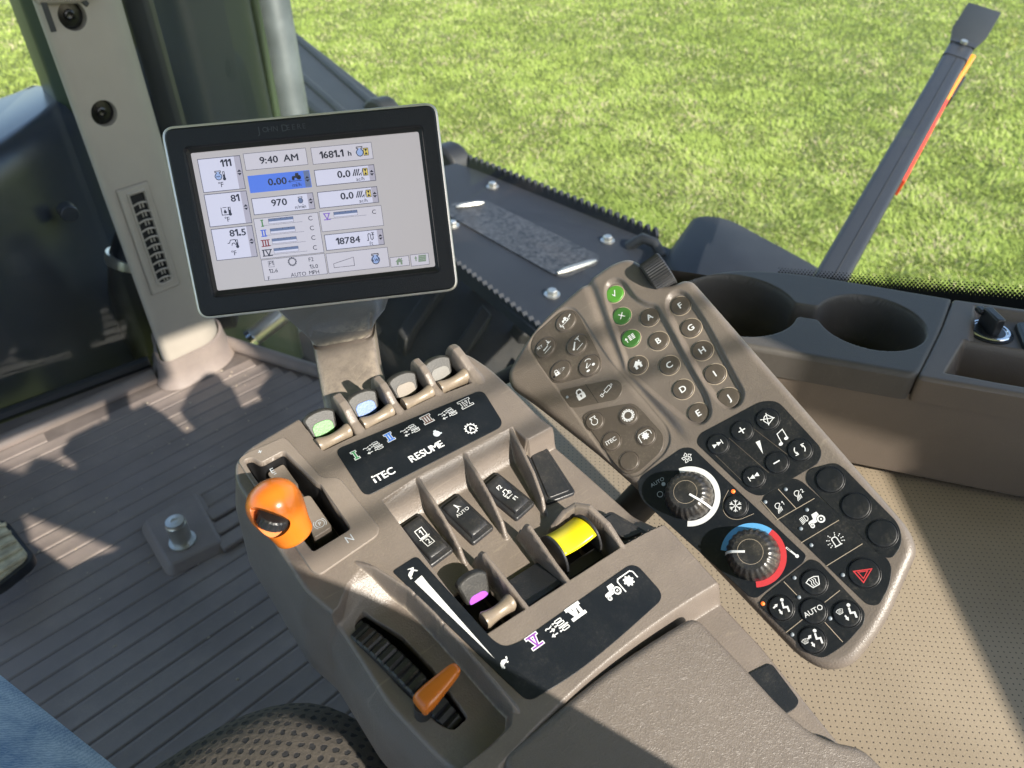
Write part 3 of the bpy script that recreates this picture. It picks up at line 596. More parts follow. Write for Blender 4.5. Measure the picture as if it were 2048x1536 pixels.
plate('label_panel', L2, -1, .45, 'black_label', console, CON, .2, marks2, 'black strip with hare, wedge and tortoise marks')
# shift gate
GATE = rnd(on(CON, c5, [(110, 775), (160, 730), (410, 622), (440, 645), (655, 885), (762, 878), (1022, 1200), (1010, 1255), (640, 1510), (590, 1490)]), [4, 8, 5, 5, 4, 4, 6, 6, 6, 6], 6)
mb = MB(); mb.holed(GATE, GHOLE, -1.2, .8, 'taupe_gate', .6)
I = Ink(mb, CON.uv(*c5(257, 720)), .86, 0, 1, 'grey_ink'); I.line([(-1.2, 0), (1.2, 0)], .5); I.line([(0, -1.2), (0, 1.2)], .5)
I = Ink(mb, CON.uv(*c5(828, 1275)), .86, 0, 1, 'grey_ink'); I.text('N', 0, 0, 4.6, bold=.0)
build(mb, 'shift_gate', console, CON, sharp=50)
mb = MB(); G = on(CON, c5, [(300, 850), (405, 790), (505, 930), (400, 990)], -7); mb.prism(rnd(G, 2), -22, -7, 'taupe_gate', soft=.5)
I = Ink(mb, CON.uv(*c5(335, 835), -7), -6.94, 0, 1, 'grey_ink'); I.text('E', 0, 0, 4, bold=0); I.line([(-.5, -3.2), (1.2, -3.2)], .5)
build(mb, 'gate_insert', console, CON, sharp=50)
mb = MB(); G = on(CON, c5, [(500, 1010), (575, 990), (718, 1195), (600, 1270)], -7); mb.prism(rnd(G, 2), -22, -7, 'taupe_gate', soft=.5)
I = Ink(mb, CON.uv(*c5(640, 1175), -7), -6.94, 0, 1, 'grey_ink'); I.text('P', 0, 0, 2.6, bold=0); I.ring(0, 0, 2.5, .35); I.arc(0, 0, 3.6, -50, 50, .35); I.arc(0, 0, 3.6, 130, 230, .35)
build(mb, 'gate_insert', console, CON, sharp=50)
mb = MB(); mb.box((-110, 89, -12), (7, 12, 8), 'rubber_grey'); build(mb, 'gate_brush', console, CON, bevel=1)
# orange shift knob with a thumb wheel in its mouth
def boolean(a, b, op='DIFFERENCE'):
    m = a.modifiers.new('cut', 'BOOLEAN'); m.operation = op; m.object = b; m.solver = 'EXACT'
    me = bpy.data.meshes.new_from_object(a.evaluated_get(bpy.context.evaluated_depsgraph_get())); a.modifiers.clear(); a.data = me; bpy.data.objects.remove(b)
    me.polygons.foreach_set('use_smooth', [True] * len(me.polygons)); me.set_sharp_from_angle(angle=R(50))
KS = .87; KO = (-110.5, 38, 8); KAX = Vector((-4.5, 13, 24)).normalized(); KR = KAX.to_track_quat('Z', 'Y').to_matrix(); HEADC = Vector(KO) + KAX * 27.5 * KS
mb = MB(); mb.lathe([(0, 2), (11.4, 2), (12.2, 3), (12.5, 5), (12.9, 8), (13.7, 12), (15.0, 17), (16.2, 22), (16.8, 27), (16.4, 32), (14.9, 36.3), (12, 39.8), (8, 42.2), (4, 43.3), (.01, 43.6)], 'orange', 64); mb.v = [tuple(q * KS for q in p) for p in mb.v]
knob = build(mb, 'shift_knob', console, CON, origin=KO, rot=KR)
_hw = Vector(CON.at(*HEADC)); _vc = (-_hw).normalized(); _vr = Vector((math.cos(AZ), -math.sin(AZ), 0)); _vu = _vc.cross(_vr).normalized(); _vr = _vu.cross(_vc)
_loc = lambda w: Vector((w.dot(Vector(CON.ex)), w.dot(Vector(CON.ey)), w.dot(Vector(CON.n))))
VF = Matrix((_loc(_vr), _loc(_vu), _loc(_vc))).transposed()          # right, up, towards the driver's eye
MOUTH = [(-13.0, -.2), (-8.1, -1.2), (3.8, -5.6), (7.6, -7.6), (7.2, -11.2), (4.3, -14.4), (-.5, -16.0), (-5.6, -13.6), (-9.6, -9.4), (-12.2, -4.3)]
Q = rnd(ccw(MOUTH), 2.6, 5)
mb = MB(); mb.rings([[tuple(VF @ Vector((x * 1.12 + .6, y * 1.12 - 2.0, 0))) for x, y in Q], [tuple(VF @ Vector((x * 1.22 + .6, y * 1.22 + 1.4, 22))) for x, y in Q]], 'orange'); mb.v = [tuple(q * KS for q in p) for p in mb.v]
cut = build(mb, 'cutter', console, CON, origin=tuple(HEADC)); boolean(knob, cut)
bv = knob.modifiers.new('bevel', 'BEVEL'); bv.width = .0016; bv.segments = 3; bv.limit_method = 'ANGLE'; bv.angle_limit = R(48)
mb = MB(); mb.lathe([(.01, -4), (8.6, -4), (9.8, -2.8), (9.8, 2.6), (8.9, 3.6), (6, 3.9), (.01, 3.9)], 'black_plastic', 88, flute=(22, .028, 2, 3))
WR = Vector((.22, .75, .62)).to_track_quat('Z', 'Y').to_matrix()
mb.v = [tuple(VF @ (WR @ Vector(p) + Vector((-.8, -7.2, 2.6))) * KS) for p in mb.v]
build(mb, 'thumb_wheel', knob, CON, origin=tuple(HEADC), sharp=30)
# front lever paddles and roller tabs
def paddle(u, v, h, w, col, name='lever_paddle', tilt=48, lab=None, low=0):
    mb = MB(); a = w / 2; P = [(-a * .78, -9), (a * .78, -9), (a, 3)] + [(a * math.cos(t) , 3 + 4.5 * math.sin(t)) for t in np.linspace(.25, math.pi - .25, 9)] + [(-a, 3)]
    mb.prism(rnd(P, 1.2, 2), -5, 0, 'rubber_grey', soft=1.4)
    mb.prism(rnd([(-a * .62, -9), (a * .62, -9), (a * .64, -2.2 - low), (a * .4, -low), (-a * .4, -low), (-a * .64, -2.2 - low)], 2.2, 4), -.5, .35, col, soft=.2)
    R_ = Matrix.Rotation(R(-4), 3, 'Z') @ Matrix.Rotation(R(tilt), 3, 'X')
    return build(mb, name, console, CON, origin=(u, v, h), rot=R_, sharp=45, label=lab)
def tab(u, v, h, w, name='lever_tab', parent=None):
    mb = MB(); rs = []
    for i in range(15):
        x = -1 + 2 * i / 14; rr = 3.3 + 1.5 * x * x; rr = rr * (1 if abs(x) < .97 else .8); hh = -1.6 + 1.6 * abs(x) ** 2
        rs.append([(x * w / 2, 1.05 * rr * math.cos(t), hh + rr * 1.0 * math.sin(t) - 1.0 * (math.sin(t) < 0) * 4) for t in np.linspace(0, 2 * math.pi, 25)[:-1]])
    mb.rings(rs, 'taupe_tab'); return build(mb, name, console, CON, origin=(u, v, h), rot=Matrix.Rotation(R(2), 3, 'Z'), sharp=60)
for u, col, lab in ((-60, 'ins_green', 'grey paddle with green face'), (-29.5, 'ins_blue', 'grey paddle with blue face'), (.8, 'ins_tan', 'dusty grey paddle with tan face'), (28.5, 'ins_grey', 'dusty grey paddle with pale face')):
    paddle(u, 110.5, -1.0, 21, col, lab=lab); tab(u + .6, 94.2, .4, 22)
paddle(-43, -36, -3, 18.5, 'ins_purple', lab='black paddle with purple face', tilt=52, low=4.5); tab(-41.5, -55, -.5, 19)
# yellow power lever
mb = MB(); rs = []
for t in np.linspace(0, 1, 12):
    a = R(112 - 72 * t); r = 21.0
    rs.append([(x * 11.6, r * math.cos(a) * .8 - 1.0, r * math.sin(a) - 9.5 - 2.2 * (1 - x * x)) for x in np.linspace(-1, 1, 11)])
mb.rings(rs, 'yellow', (False, False), False); k = len(mb.v)
yl = build(mb, 'power_lever', console, CON, origin=(20, -44, -8), sharp=60, label='bright yellow lever'); so = yl.modifiers.new('thick', 'SOLIDIFY'); so.thickness = .0022; so.offset = -1
for sx in (-12.6, 12.6):
    mb = MB(); P = [(sx - .8, 13.2 * math.cos(a), 15.0 * math.sin(a)) for a in np.linspace(0, math.pi, 16)]; P2 = [(p[0] + 1.6, p[1], p[2]) for p in P]; mb.rings([P, P2], 'black_plastic')
    build(mb, 'cheek', yl, CON, origin=(20, -44, -9.5), bevel=.5)
mb = MB(); mb.box((20, -56, -14), (27, 8, 6), 'black_deep'); build(mb, 'stop_block', console, CON, bevel=.8)
mb = MB(); mb.rings([[(-25.6, -61, -4.2), (-1.4, -61, -4.2)], [(-26.2, -40, -13.5), (-.9, -40, -13.5)], [(-26.2, -39.5, -17), (-.9, -39.5, -17)]], 'black_plastic', (False, False), False)
build(mb, 'blank_plate', console, CON)
# rocker switches
def rocker(px, py, rot, marks, pr, lab):
    u, v = CON.uv(*c5(px, py), -13); mb = MB()
    mb.prism(rnd(rect(-8.8, -16.5, 8.8, 16.5), 2.2), -3, 2.2, 'black_plastic', soft=1.0)
    o = build(mb, 'rocker_switch', console, CON, origin=(u, v, -16.3), rot=Matrix.Rotation(R(rot), 3, 'Z'), sharp=45, label=lab)
    mb = MB(); n = 14; rs = []
    for i in range(n + 1):
        t = -1 + 2 * i / n; y = t * 13.2; z = 5.8 - 2.6 * (1 - abs(t - pr)) * .9 + (1.6 * t * pr if pr else 0)
        if i in (0, n): z -= 1.4
        rs.append([(-6.6, y, -1), (-6.6, y, z - 1.1), (-6.1, y, z - .3), (-5.2, y, z), (5.2, y, z), (6.1, y, z - .3), (6.6, y, z - 1.1), (6.6, y, -1)])
    mb.rings(rs, 'black_plastic')
    zt = lambda y: 5.8 - 2.6 * (1 - abs(y / 13.2 - pr)) * .9 + (1.6 * y / 13.2 * pr if pr else 0)
    for y0, f in marks:
        k = len(mb.v); f(Ink(mb, (0, y0), .12)); mb.v[k:] = [(p[0], p[1], zt(p[1]) + p[2]) for p in mb.v[k:]]
    build(mb, 'rocker', o, CON, origin=(u, v, -16.3), rot=Matrix.Rotation(R(rot), 3, 'Z'), sharp=50)
def k12(I): I.line(rect(-2.6, .7, 2.4, 6.2), .4, True); I.text('1', 0, 3.4, 3.8, bold=0); I.line([(-3.6, 0), (3.6, 0)], .45); I.line(rect(-2.6, -6.2, 2.4, -.7), .4, True); I.text('2', 0, -3.4, 3.8, bold=0)
def kauto(I): I.text('AUTO', .6, -1.6, 2.5, bold=.0); I.line([(-.6, 5), (.4, 1.2)], .4); I.line([(.4, 1.2), (-2, .2)], .4); I.line([(-.6, 5), (.7, 3.0), (2.6, 1.4), (-.4, 3.2)], .35)
def kf(I):
    I.text('F2', -.6, 6.0, 2.6, bold=.02); I.text('F1', .8, -6.2, 2.6, bold=.02)
    I.line([(-1.0, 2.6), (1.4, 2.6), (1.8, -.4), (-2.6, -.6), (-2.4, .8), (-1.0, .9)], .4, True); I.ring(2.0, -.4, 1.0, .4); I.ring(-2.0, -1.4, .5, .3); I.arrow((2, -2.9), (-2.6, -2.9), .4, 1.1)
rocker(1310, 1265, 6, [(0, k12)], .0, 'black rocker marked 1 and 2'); rocker(1570, 1130, 8, [(5, kauto)], .35, 'black rocker marked AUTO'); rocker(1835, 985, 11, [(0, kf)], .0, 'black rocker marked F2 and F1')
def blank(pts, h, hh, cx):
    P = on(CON, c8, pts, h); mb = MB(); mb.prism(rnd(P, 3), h - 4, h, 'black_plastic', soft=.8); q = inset(ccw(P), 2.6); mb.prism(rnd(q, 2.5), h - 1, h + hh, 'black_plastic', soft=.5); return build(mb, 'blank_cover', console, CON, sharp=45)
blank([(890, 115), (990, 78), (1135, 300), (990, 355)], -14.5, .9, 0)
blank([(1215, 440), (1300, 385), (1500, 500), (1365, 552)], -9, 1.5, 0)
# throttle wheel and orange lever
mb = MB(); n = 180; RW = 88; prof = [(RW - 30, -5.6), (RW - 1.2, -5.6), (RW, -4.6), (RW, 4.6), (RW - 1.2, 5.6), (RW - 30, 5.6)]; rs = []
for i in range(n // 3 + 1):
    a = R(90 - 27 + 54 * i / (n // 3)); g = 1.0 if (i % 4) else .985; rs.append([(x, r * (g if r > RW - 2 else 1) * math.cos(a), r * (g if r > RW - 2 else 1) * math.sin(a) - RW) for r, x in prof])
mb.rings(rs, 'black_plastic')
build(mb, 'throttle_wheel', console, CON, origin=(-97.5, -49, -8.5), rot=Matrix.Rotation(R(12.5), 3, 'Z'), sharp=20)
mb = MB(); A = np.array(CON.uv(*c8(395, 1300), 3)); B = np.array(CON.uv(*c8(560, 1132), 9)); rs = []
d = _u(B - A); nn = np.array([-d[1], d[0]]); Ln = np.linalg.norm(B - A)
for t, hw, hh, hc in ((-.13, 4.0, 4.0, 0), (-.08, 5.4, 5.6, .2), (.08, 5.7, 6.0, 1.0), (.35, 5.1, 5.4, 2.8), (.65, 4.3, 4.6, 4.8), (.9, 3.7, 3.9, 6.2), (1.0, 3.1, 3.2, 6.6), (1.06, 1.8, 1.8, 6.8)):
    c = A + d * Ln * t; rs.append([(c[0] + nn[0] * x * hw, c[1] + nn[1] * x * hw, -1 + hc + y * hh) for x, y in rnd(rect(-1, -1, 1, 1), .8, 5)])
mb.rings(rs, 'orange'); build(mb, 'throttle_lever', console, CON, sharp=60, subsurf=1)
mb = MB(); c = A + d * Ln * .02; mb.tube([(c[0], c[1], -26), (c[0], c[1], -2)], 4.5, 'black_plastic', 16); build(mb, 'lever_stem', console, CON)
# arm-rest pad
PAD = rnd([(-94, -250), (-84, -113.5), (-70, -113.8), (-17, -112.6), (20, -115), (42, -117.2), (46, -121), (47, -150), (47, -178), (50, -194), (56, -204), (66, -214), (66, -250)], [2, 7, 20, 30, 30, 5, 5, 8, 14, 14, 10, 8, 2], 6)
def pad_h(U, V): return .2 + 1.2 * np.exp(-((U + 20) / 60) ** 2) - 5 * sm((-196 - V - .12 * U) / 40) * 0
hfield('arm_pad', console, CON, PAD, pad_h, .9, 'leather', [(-.3, -3), (-.5, -9), (-.5, -14)], 4.5)
plate('blank_cover', rnd(on(CON, lambda x, y: (x, y), [(1497, 1345), (1545, 1322), (1602, 1398), (1596, 1412), (1572, 1428)], -11.2), 3), -16, -13.2, 'black_pad', console, CON)

# =================================================================== BUTTON PANEL
panel = empty('button_panel', T_(KEY, -20, 20, -60), 'tilted taupe keypad with lettered buttons and two round climate knobs', 'button panel')
KOUT = rnd([(18, 167), (22.5, 157), (23, 136), (25.5, 130.5), (32, 126.5), (41, 125), (45.5, 120), (61.5, -92), (58, -104), (48, -110.5), (19, -130), (-6, -139.5), (-20, -135.5), (-28, -123), (-62, 15), (-99, 108), (-108.5, 128), (-106, 140), (-88, 152), (-63, 163.5), (-14, 171), (6, 171.5)], [6, 4, 3, 4, 4, 6, 8, 20, 10, 20, 14, 16, 10, 10, 60, 40, 14, 14, 16, 30, 20, 8], 6)
ABC = rnd([(-12, 150), (-6, 158.5), (2, 157), (5.5, 150), (6, 133), (10, 124), (15.5, 118), (14.5, 100), (12, 70), (9.8, 36), (5, 24.5), (-4, 22), (-11, 30), (-20, 58), (-25, 78), (-27.5, 86), (-24, 96), (-19, 122)], [7, 7, 6, 6, 6, 6, 7, 20, 20, 8, 7, 8, 8, 20, 10, 5, 12, 20], 6)
FJ = rnd([(19, 112), (25, 120), (33, 120), (37.5, 113), (37, 84), (32.5, 46), (30.5, 26), (24, 20.5), (16.5, 21), (12.5, 30), (12.5, 60)], [8, 6, 6, 8, 30, 30, 6, 7, 7, 7, 30], 6)
KP = rnd([(-83, 149), (-72, 157), (-45, 162), (-36, 157), (-34, 146), (-33, 100), (-28, 72), (-22.5, 34), (-25, 24), (-33, 18), (-56, 13.5), (-64, 18), (-70, 36)], [8, 8, 8, 7, 8, 20, 20, 8, 8, 8, 8, 8, 30], 6)
def key_h(U, V):
    H = 0 * U - .35 * sm((U - 5) / 60)
    vx = np.interp(V, [10, 30, 60, 90, 120, 160], [-17, -20, -25, -29, -25, -18]); H = H - 2.6 * np.exp(-((U - vx) / 3.6) ** 2) * sm((V - 14) / 25)
    H = H - 2.8 * sm((-sdf(ABC, U, V) + 1.2) / 4.2) - 3.0 * sm((-sdf(FJ, U, V) + 1.0) / 4.0) - .9 * sm(-sdf(KP, U, V) / 1.8)
    r = np.hypot(U - 19.5, V - 142); H = H - 1.6 * sm((U - 10) / 10) * np.exp(-((V - 143) / 9) ** 2)
    return H
hfield('panel_shell', panel, KEY, KOUT, key_h, .55, 'key_taupe', [(-.5, -4), (-1.5, -10), (-2.5, -22)], 6.0)
def kplate(P, m, r, h1=.35, label=None, marks=None, h0=-3):
    return plate('button_pad' if m == 'key_pad' else 'dark_panel', rnd(P, r, 6), h0, h1, m, panel, KEY, .2, marks, label)
kplate([(-80, 147), (-73, 154.5), (-45.5, 159.5), (-37, 154), (-36, 146), (-38, 106), (-42, 97.5), (-48, 97), (-74, 107), (-80, 113)], 'key_pad', 6, -.45)
kplate([(-78, 97), (-75, 101.5), (-37, 85.5), (-34.5, 80), (-37, 74), (-43, 71), (-72, 83), (-77, 88)], 'key_pad', 5, -.45)
kplate([(-71, 74), (-64, 75), (-35, 62.5), (-32.5, 56), (-28, 30), (-34, 21.5), (-55, 17), (-63, 20), (-66, 30)], 'key_pad', 5, -.45)
AUD = [(-13, 13.5), (-8, 18), (36, 15.5), (44, 10), (48.5, -30), (43, -36.5), (3, -37), (-2, -31)]
CLI = [(-61, 7), (-56, 13.5), (-22, 16), (-16.5, 12.5), (6.3, -79), (3, -81.5), (-31, -86.5), (-34, -84), (-62, -1)]
BLK = [(29.5, -42), (35, -36.5), (50, -41), (52, -46), (58, -88), (53, -98), (43.5, -102), (39, -97)]
LIT = [(1, -40), (5, -37), (25, -36.5), (28, -41), (42.5, -104), (35, -113), (24, -119.5), (19, -117)]
HVC = [(-32, -89.5), (-26, -87), (7, -81.5), (10, -85), (16, -119), (12, -124), (-3, -129), (-17, -130), (-22, -125)]
def seam(I, *pts): I.line([KEY.uv(*c7(*p)) for p in pts], .35)
def led(mb, x, y, h, m='led_off', r=1.15): u, v = KEY.uv(*c7(x, y)); mb.lathe([(r, h - .3), (r, h + .2), (r * .7, h + .6), (.01, h + .75)], m, 16, (u, v, 0))
K7 = lambda mb, x, y, h, k=1, rot=0, m='white_ink': Ink(mb, KEY.uv(*c7(x, y)), h, rot, k, m)
def m_aud(mb, h):
    I = Ink(mb, (0, 0), h, m='key_pad'); 
    seam(I, (578, 255), (790, 440)); seam(I, (490, 330), (665, 500)); seam(I, (695, 195), (890, 345))
    J = K7(mb, 745, 302, h); J.poly([(-1.2, -4.8), (1.9, 3.8), (-.9, 4.2)])
    J = K7(mb, 862, 248, h); J.line([(-2.6, -3.2), (-1.9, 3.2), (2.4, 4.2), (2.0, -1.8)], .5); J.poly(ell(-3.4, -3.4, 1.3, 1.0)); J.poly(ell(1.2, -2.0, 1.3, 1.0))
kplate(AUD, 'black_pad', 6, .35, 'black membrane of sound buttons', m_aud)
K1, K2 = (-34.2, -14.2), (-19.6, -64.3)
def m_cli(mb, h):
    J = K7(mb, 356, 360, h)
    for a in range(5): J.line([(.8 * math.cos(R(a * 72 + 20)), .8 * math.sin(R(a * 72 + 20))), (2.2 * math.cos(R(a * 72 - 8)), 2.2 * math.sin(R(a * 72 - 8))), (3.4 * math.cos(R(a * 72 + 10)), 3.4 * math.sin(R(a * 72 + 10))), (2.6 * math.cos(R(a * 72 + 42)), 2.6 * math.sin(R(a * 72 + 42)))], .4, True)
    K7(mb, 198, 488, h, m='grey_ink').text('AUTO', 0, 0, 2.5, bold=0); J = K7(mb, 231, 499, h, m='grey_ink'); J.disc(0, 0, 1.3); J = K7(mb, 213, 553, h, m='grey_ink'); J.ring(0, 0, 1.8, .4)
    def ang(c, x, y): u, v = KEY.uv(*c7(x, y)); return math.degrees(math.atan2(v - c[1], u - c[0]))
    I = Ink(mb, K1, h); a0, a1 = ang(K1, 320, 440), ang(K1, 358, 712); I.arc(0, 0, 17.6, a0, a1 if a1 < a0 else a1 - 360, 3.4, n=40)
    I = Ink(mb, K2, h); b0, b1, b2 = ang(K2, 545, 850), ang(K2, 790, 760), ang(K2, 720, 1015)
    b1 = b1 if b1 < b0 else b1 - 360; b2 = b2 if b2 < b1 else b2 - 360
    I.arc(0, 0, 17.2, b0, b1, 3.4, 'sky_ink', 40); I.arc(0, 0, 17.2, b1, b2, 3.4, 'red_ink', 40)
    J = K7(mb, 912, 862, h, rot=0); J.line([(-1.3, 4.2), (1.0, -2.2)], 1.0); J.line([(-1.1, 3.8), (-.2, 1.2)], .45, m='black_label'); J.disc(1.3, -3.0, 1.05)
    I = Ink(mb, (0, 0), h, m='dust_rim'); P = [KEY.uv(*c7(*p)) for p in ((588, 508), (545, 590), (545, 640), (575, 680), (630, 690), (735, 645))]; I.line(rnd(P, 3)[6:-6], .25)
    led(mb, 600, 538, h, 'led_orange', 1.3)
kplate(CLI, 'black_label', [3, 4, 5, 3, 2, 2, 2, 2, 4], .4, 'glossy black panel round the two climate knobs', m_cli)
kplate(BLK, 'black_pad', 5, .35, 'black membrane with three blank buttons')
def m_lit(mb, h):
    I = Ink(mb, (0, 0), h, m='dust_rim'); seam(I, (838, 525), (935, 630)); seam(I, (830, 690), (1030, 575)); seam(I, (960, 810), (1160, 690)); seam(I, (1095, 932), (1285, 815)); seam(I, (750, 590), (838, 690))
    for n, p in (('1', (846, 618)), ('2', (948, 552))):
        J = K7(mb, *p, h); J.text(n, 2.6, .9, 2.4, bold=0); J.arc(-.6, .8, 1.7, 20, 250, .4); J.line([(-1.2, -.8), (1.0, 1.4)], .4)
        for q in range(4): J.line([(-1.6 + q * .75, -1.0 + q * .25), (-2.6 + q * .95, -3.4 + q * .2)], .4)
    J = K7(mb, 1025, 690, h, 1.15); J.c = KEY.uv(*c7(1040, 690)); tractor(J, True); J = K7(mb, 975, 685, h); J.arc(.6, 0, 1.7, -90, 90, .4); J.line([(.6, 1.7), (.6, -1.7)], .4)
    for q in range(5): J.line([(0, 1.5 - q * .75), (-2.4, 1.1 - q * .85)], .4)
    J = K7(mb, 1142, 800, h, 1.15); J.line([(-1.3, -2.4), (-1.3, 1.2), (-.8, 1.9), (.8, 1.9), (1.3, 1.2), (1.3, -2.4)], .45); J.line([(-2.0, -2.5), (2.0, -2.5)], .45)
    for a in (150, 180, 205, 115, 65, 30, 0, -25):
        for r0 in (2.7, 3.7): J.line([(r0 * math.cos(R(a)), r0 * math.sin(R(a))), ((r0 + .6) * math.cos(R(a)), (r0 + .6) * math.sin(R(a)))], .4)
    for p in ((770, 594), (878, 527), (990, 635), (958, 735), (1013, 822), (1180, 980)): led(mb, *p, h)
kplate(LIT, 'black_pad', 5, .35, 'black membrane of lamp switches', m_lit)
def m_hvc(mb, h):
    I = Ink(mb, (0, 0), h, m='dust_rim'); seam(I, (868, 1015), (950, 1100)); seam(I, (1085, 1125), (1165, 1062)); seam(I, (880, 1285), (968, 1215)); seam(I, (1085, 1230), (1180, 1335))
    for p, m in (((757, 1132), 'led_orange'), ((924, 995), 'led_off'), ((948, 1098), 'led_off'), ((1113, 1210), 'led_off'), ((912, 1295), 'led_off')): led(mb, *p, h, m)
kplate(HVC, 'black_pad', 6, .35, 'black membrane of air vent buttons', m_hvc)

def button(c, r, base, ht, m, name, mark=None, rim='dust_rim', sx=1.0, rot=0, lab=None, ink='white_ink'):
    mb = MB()
    if rim: mb.lathe([(r + .75, -1.2), (r + .7, .25), (r + .45, .4), (r + .15, .2), (r + .1, -1)], rim, 44)
    mb.lathe([(r, -1.2), (r, ht - .55), (r - .12, ht - .25), (r - .45, ht - .03), (r - .9, ht + .06), (r * .55, ht - .08), (.01, ht - .14)], m, 44)
    if sx != 1: mb.v = [(p[0] * sx, p[1], p[2]) for p in mb.v]
    if rot: a, b = math.cos(R(rot)), math.sin(R(rot)); mb.v = [(p[0] * a - p[1] * b, p[0] * b + p[1] * a, p[2]) for p in mb.v]
    if mark: I = Ink(mb, (0, 0), ht + .09, m=ink); mark(I)
    return build(mb, name, panel, KEY, origin=(c[0], c[1], base), sharp=42, label=lab)
LET = dict(F=(28.6, 108.1), G=(25.8, 88.6), H=(23.5, 69.2), I=(21.6, 49.6), J=(20.2, 29.9), A=(6.4, 113.8), B=(2.5, 93.7), C=(-.3, 73), D=(-1.4, 52.3), E=(-1.4, 31.7))
for t, c in LET.items():
    button(c, 7.1, -3.0, 1.1, 'key_button', 'push_button', lambda I, t=t: I.text(t, 0, 0, 4.6, bold=.03), lab='round taupe button lettered ' + t)
button((-5.6, 146.7), 6.9, -2.8, 1.2, 'green_lit', 'push_button', lambda I: I.line([(-1.6, .2), (-.5, -2), (1.6, 2.6)], .7), lab='green button with a tick')
button((-9.7, 127.3), 6.9, -2.8, 1.2, 'green_btn', 'push_button', lambda I: I.text('X', 0, 0, 4.4, bold=.01), lab='green button lettered X')
def mk_list(I):
    I.arrow((-3.2, -2.2), (-3.2, 1.6), .5, 1.3)
    for a in range(2):
        for q in range(4): I.poly(rect(-1.2 + a * 2.5, 1.6 - q * 1.15, .8 + a * 2.5, 2.3 - q * 1.15))
button((-12.8, 107.3), 6.9, -2.8, 1.2, 'green_btn', 'push_button', mk_list, lab='green button with list mark')
def mk_home(I, m=None): I.poly([(-3.6, -.1), (0, 3.2), (3.6, -.1), (2.6, -.1), (2.6, -3), (.8, -3), (.8, -.8), (-.8, -.8), (-.8, -3), (-2.6, -3), (-2.6, -.1)], m); I.poly(rect(1.6, 1.6, 2.6, 2.9), m)
button((-18.4, 86), 6.9, -2.8, 1.2, 'key_button', 'push_button', mk_home, lab='round taupe button with a house mark')
# hitch buttons on the left pads
def arm_mark(I): I.poly([(-2.6, -2.4), (-1.4, -2.9), (1.6, 2.0), (.9, 2.6)]); I.disc(-1.9, -2.3, .9); I.disc(1.2, 2.2, .55)
def h1(I):
    J = Ink(I.mb, (0, 1.4), I.h, 0, .62); J.poly([(-4, -1), (-4, .4), (-.6, 1.2), (1, 1.2), (1, -1)]); J.poly([(-1, 1.1), (-.5, 3.4), (2.4, 3.4), (2.6, .6)]); J.disc(2.3, -.8, 2.0); J.disc(2.3, -.8, 1.1, 'key_pad'); J.disc(-3, -1.6, 1.2)
    I.h = J.h; I.line([(-5.5, -2.4), (4, .2)], .4); I.arrow((-5, 1.2), (-5, -1.8), .35, .9); I.arrow((-3.5, -5.4), (-3.5, -2.4), .35, .9); I.line([(3.4, 1.4), (5.8, 3.0)], .8)
def h2(I): I.text('SET', -3.4, 2.4, 2.3, bold=0); J = Ink(I.mb, (.6, -1.2), I.h, -35, .75); arm_mark(J); I.h = J.h; I.line([(-2.4, -4.6), (4.4, -2.2)], .45); I.line([(2.2, .6), (6, 2)], .45); I.arrow((3.2, 4.8), (4.0, 1.6), .4, 1.2)
def h3(I): J = Ink(I.mb, (-1.6, 0), I.h, 0, 1.0); arm_mark(J); I.h = J.h; I.line([(-1.8, -4.2), (4.6, -2.0)], .45); I.line([(.6, 4.0), (4.6, 5.2)], .45); I.arrow((3.4, .4), (2.6, 4.2), .4, 1.2)
def h4(I):
    I.line([(-1.0 + 2.2 * i / 8 * 2.2, (1 if i % 2 else -1) * (2.6 - i * .28)) for i in range(9)], .3); J = Ink(I.mb, (-3.0, -.6), I.h, 0, .62); lock(J); I.h = J.h; I.disc(-6.2, -2.0, .9, 'black_deep')
def h5(I): J = Ink(I.mb, (-1.2, .8), I.h, 0, .6); arm_mark(J); I.h = J.h; I.line([(-2.2, -1.4), (1.6, .2)], .4); I.arc(.6, 2.2, 2.8, 130, 20, .4); I.poly(ell(-2.4, -3.6, 1.4, .8)); I.poly(ell(3.2, -1.4, 1.2, 1.0))
def lock(I, hole='key_pad'): I.poly(rnd(rect(-2.8, -3, 2.8, 1.4), .8, 3)); I.line([(-1.8, 1.2), (-1.8, 3.0), (-.9, 4.2), (.9, 4.2), (1.8, 3.0), (1.8, 1.2)], .9); I.disc(0, -.4, .7, hole); I.poly(rect(-.3, -1.8, .3, -.4), hole)
for c, f, l in (((-46.9, 148.7), h1, 'a tractor'), ((-70, 139.3), h2, 'SET'), ((-48.4, 126.2), h3, 'a raised arm'), ((-68.3, 115.1), h4, 'a padlock and wave'), ((-48.1, 105.7), h5, 'an arm with hare and tortoise')):
    button(c, 7.4, -.5, .9, 'key_pad', 'push_button', f, 'key_pad', 1.18, 20, 'oval taupe button marked with ' + l)
mb = MB(); I = Ink(mb, KEY.uv(*c6(538, 968)), -.38, 0, 1.1); lock(I); led(mb, 0, 0, -9); u, v = KEY.uv(*c6(447, 981)); mb.lathe([(1.1, -.6), (1.1, -.3), (.01, -.2)], 'led_off', 16, (u, v, 0))
I = Ink(mb, KEY.uv(*c6(712, 932)), -.38, 20); I.line(rect(-1.6, -1.3, 3.4, 1.3), .45, True); I.line([(-1.7, 0), (-4.6, 0)], .45); I.line([(-4.6, -1), (-6, -1), (-6, 1), (-4.6, 1)], .4, True); I.line([(3.4, -.7), (5.2, -.5), (5.2, .5), (3.4, .7)], .35)
I = Ink(mb, (0, 0), -.38, m='black_deep'); I.line([KEY.uv(*c6(570, 895)), KEY.uv(*c6(655, 1020))], .35); build(mb, 'pad_marks', panel, KEY)
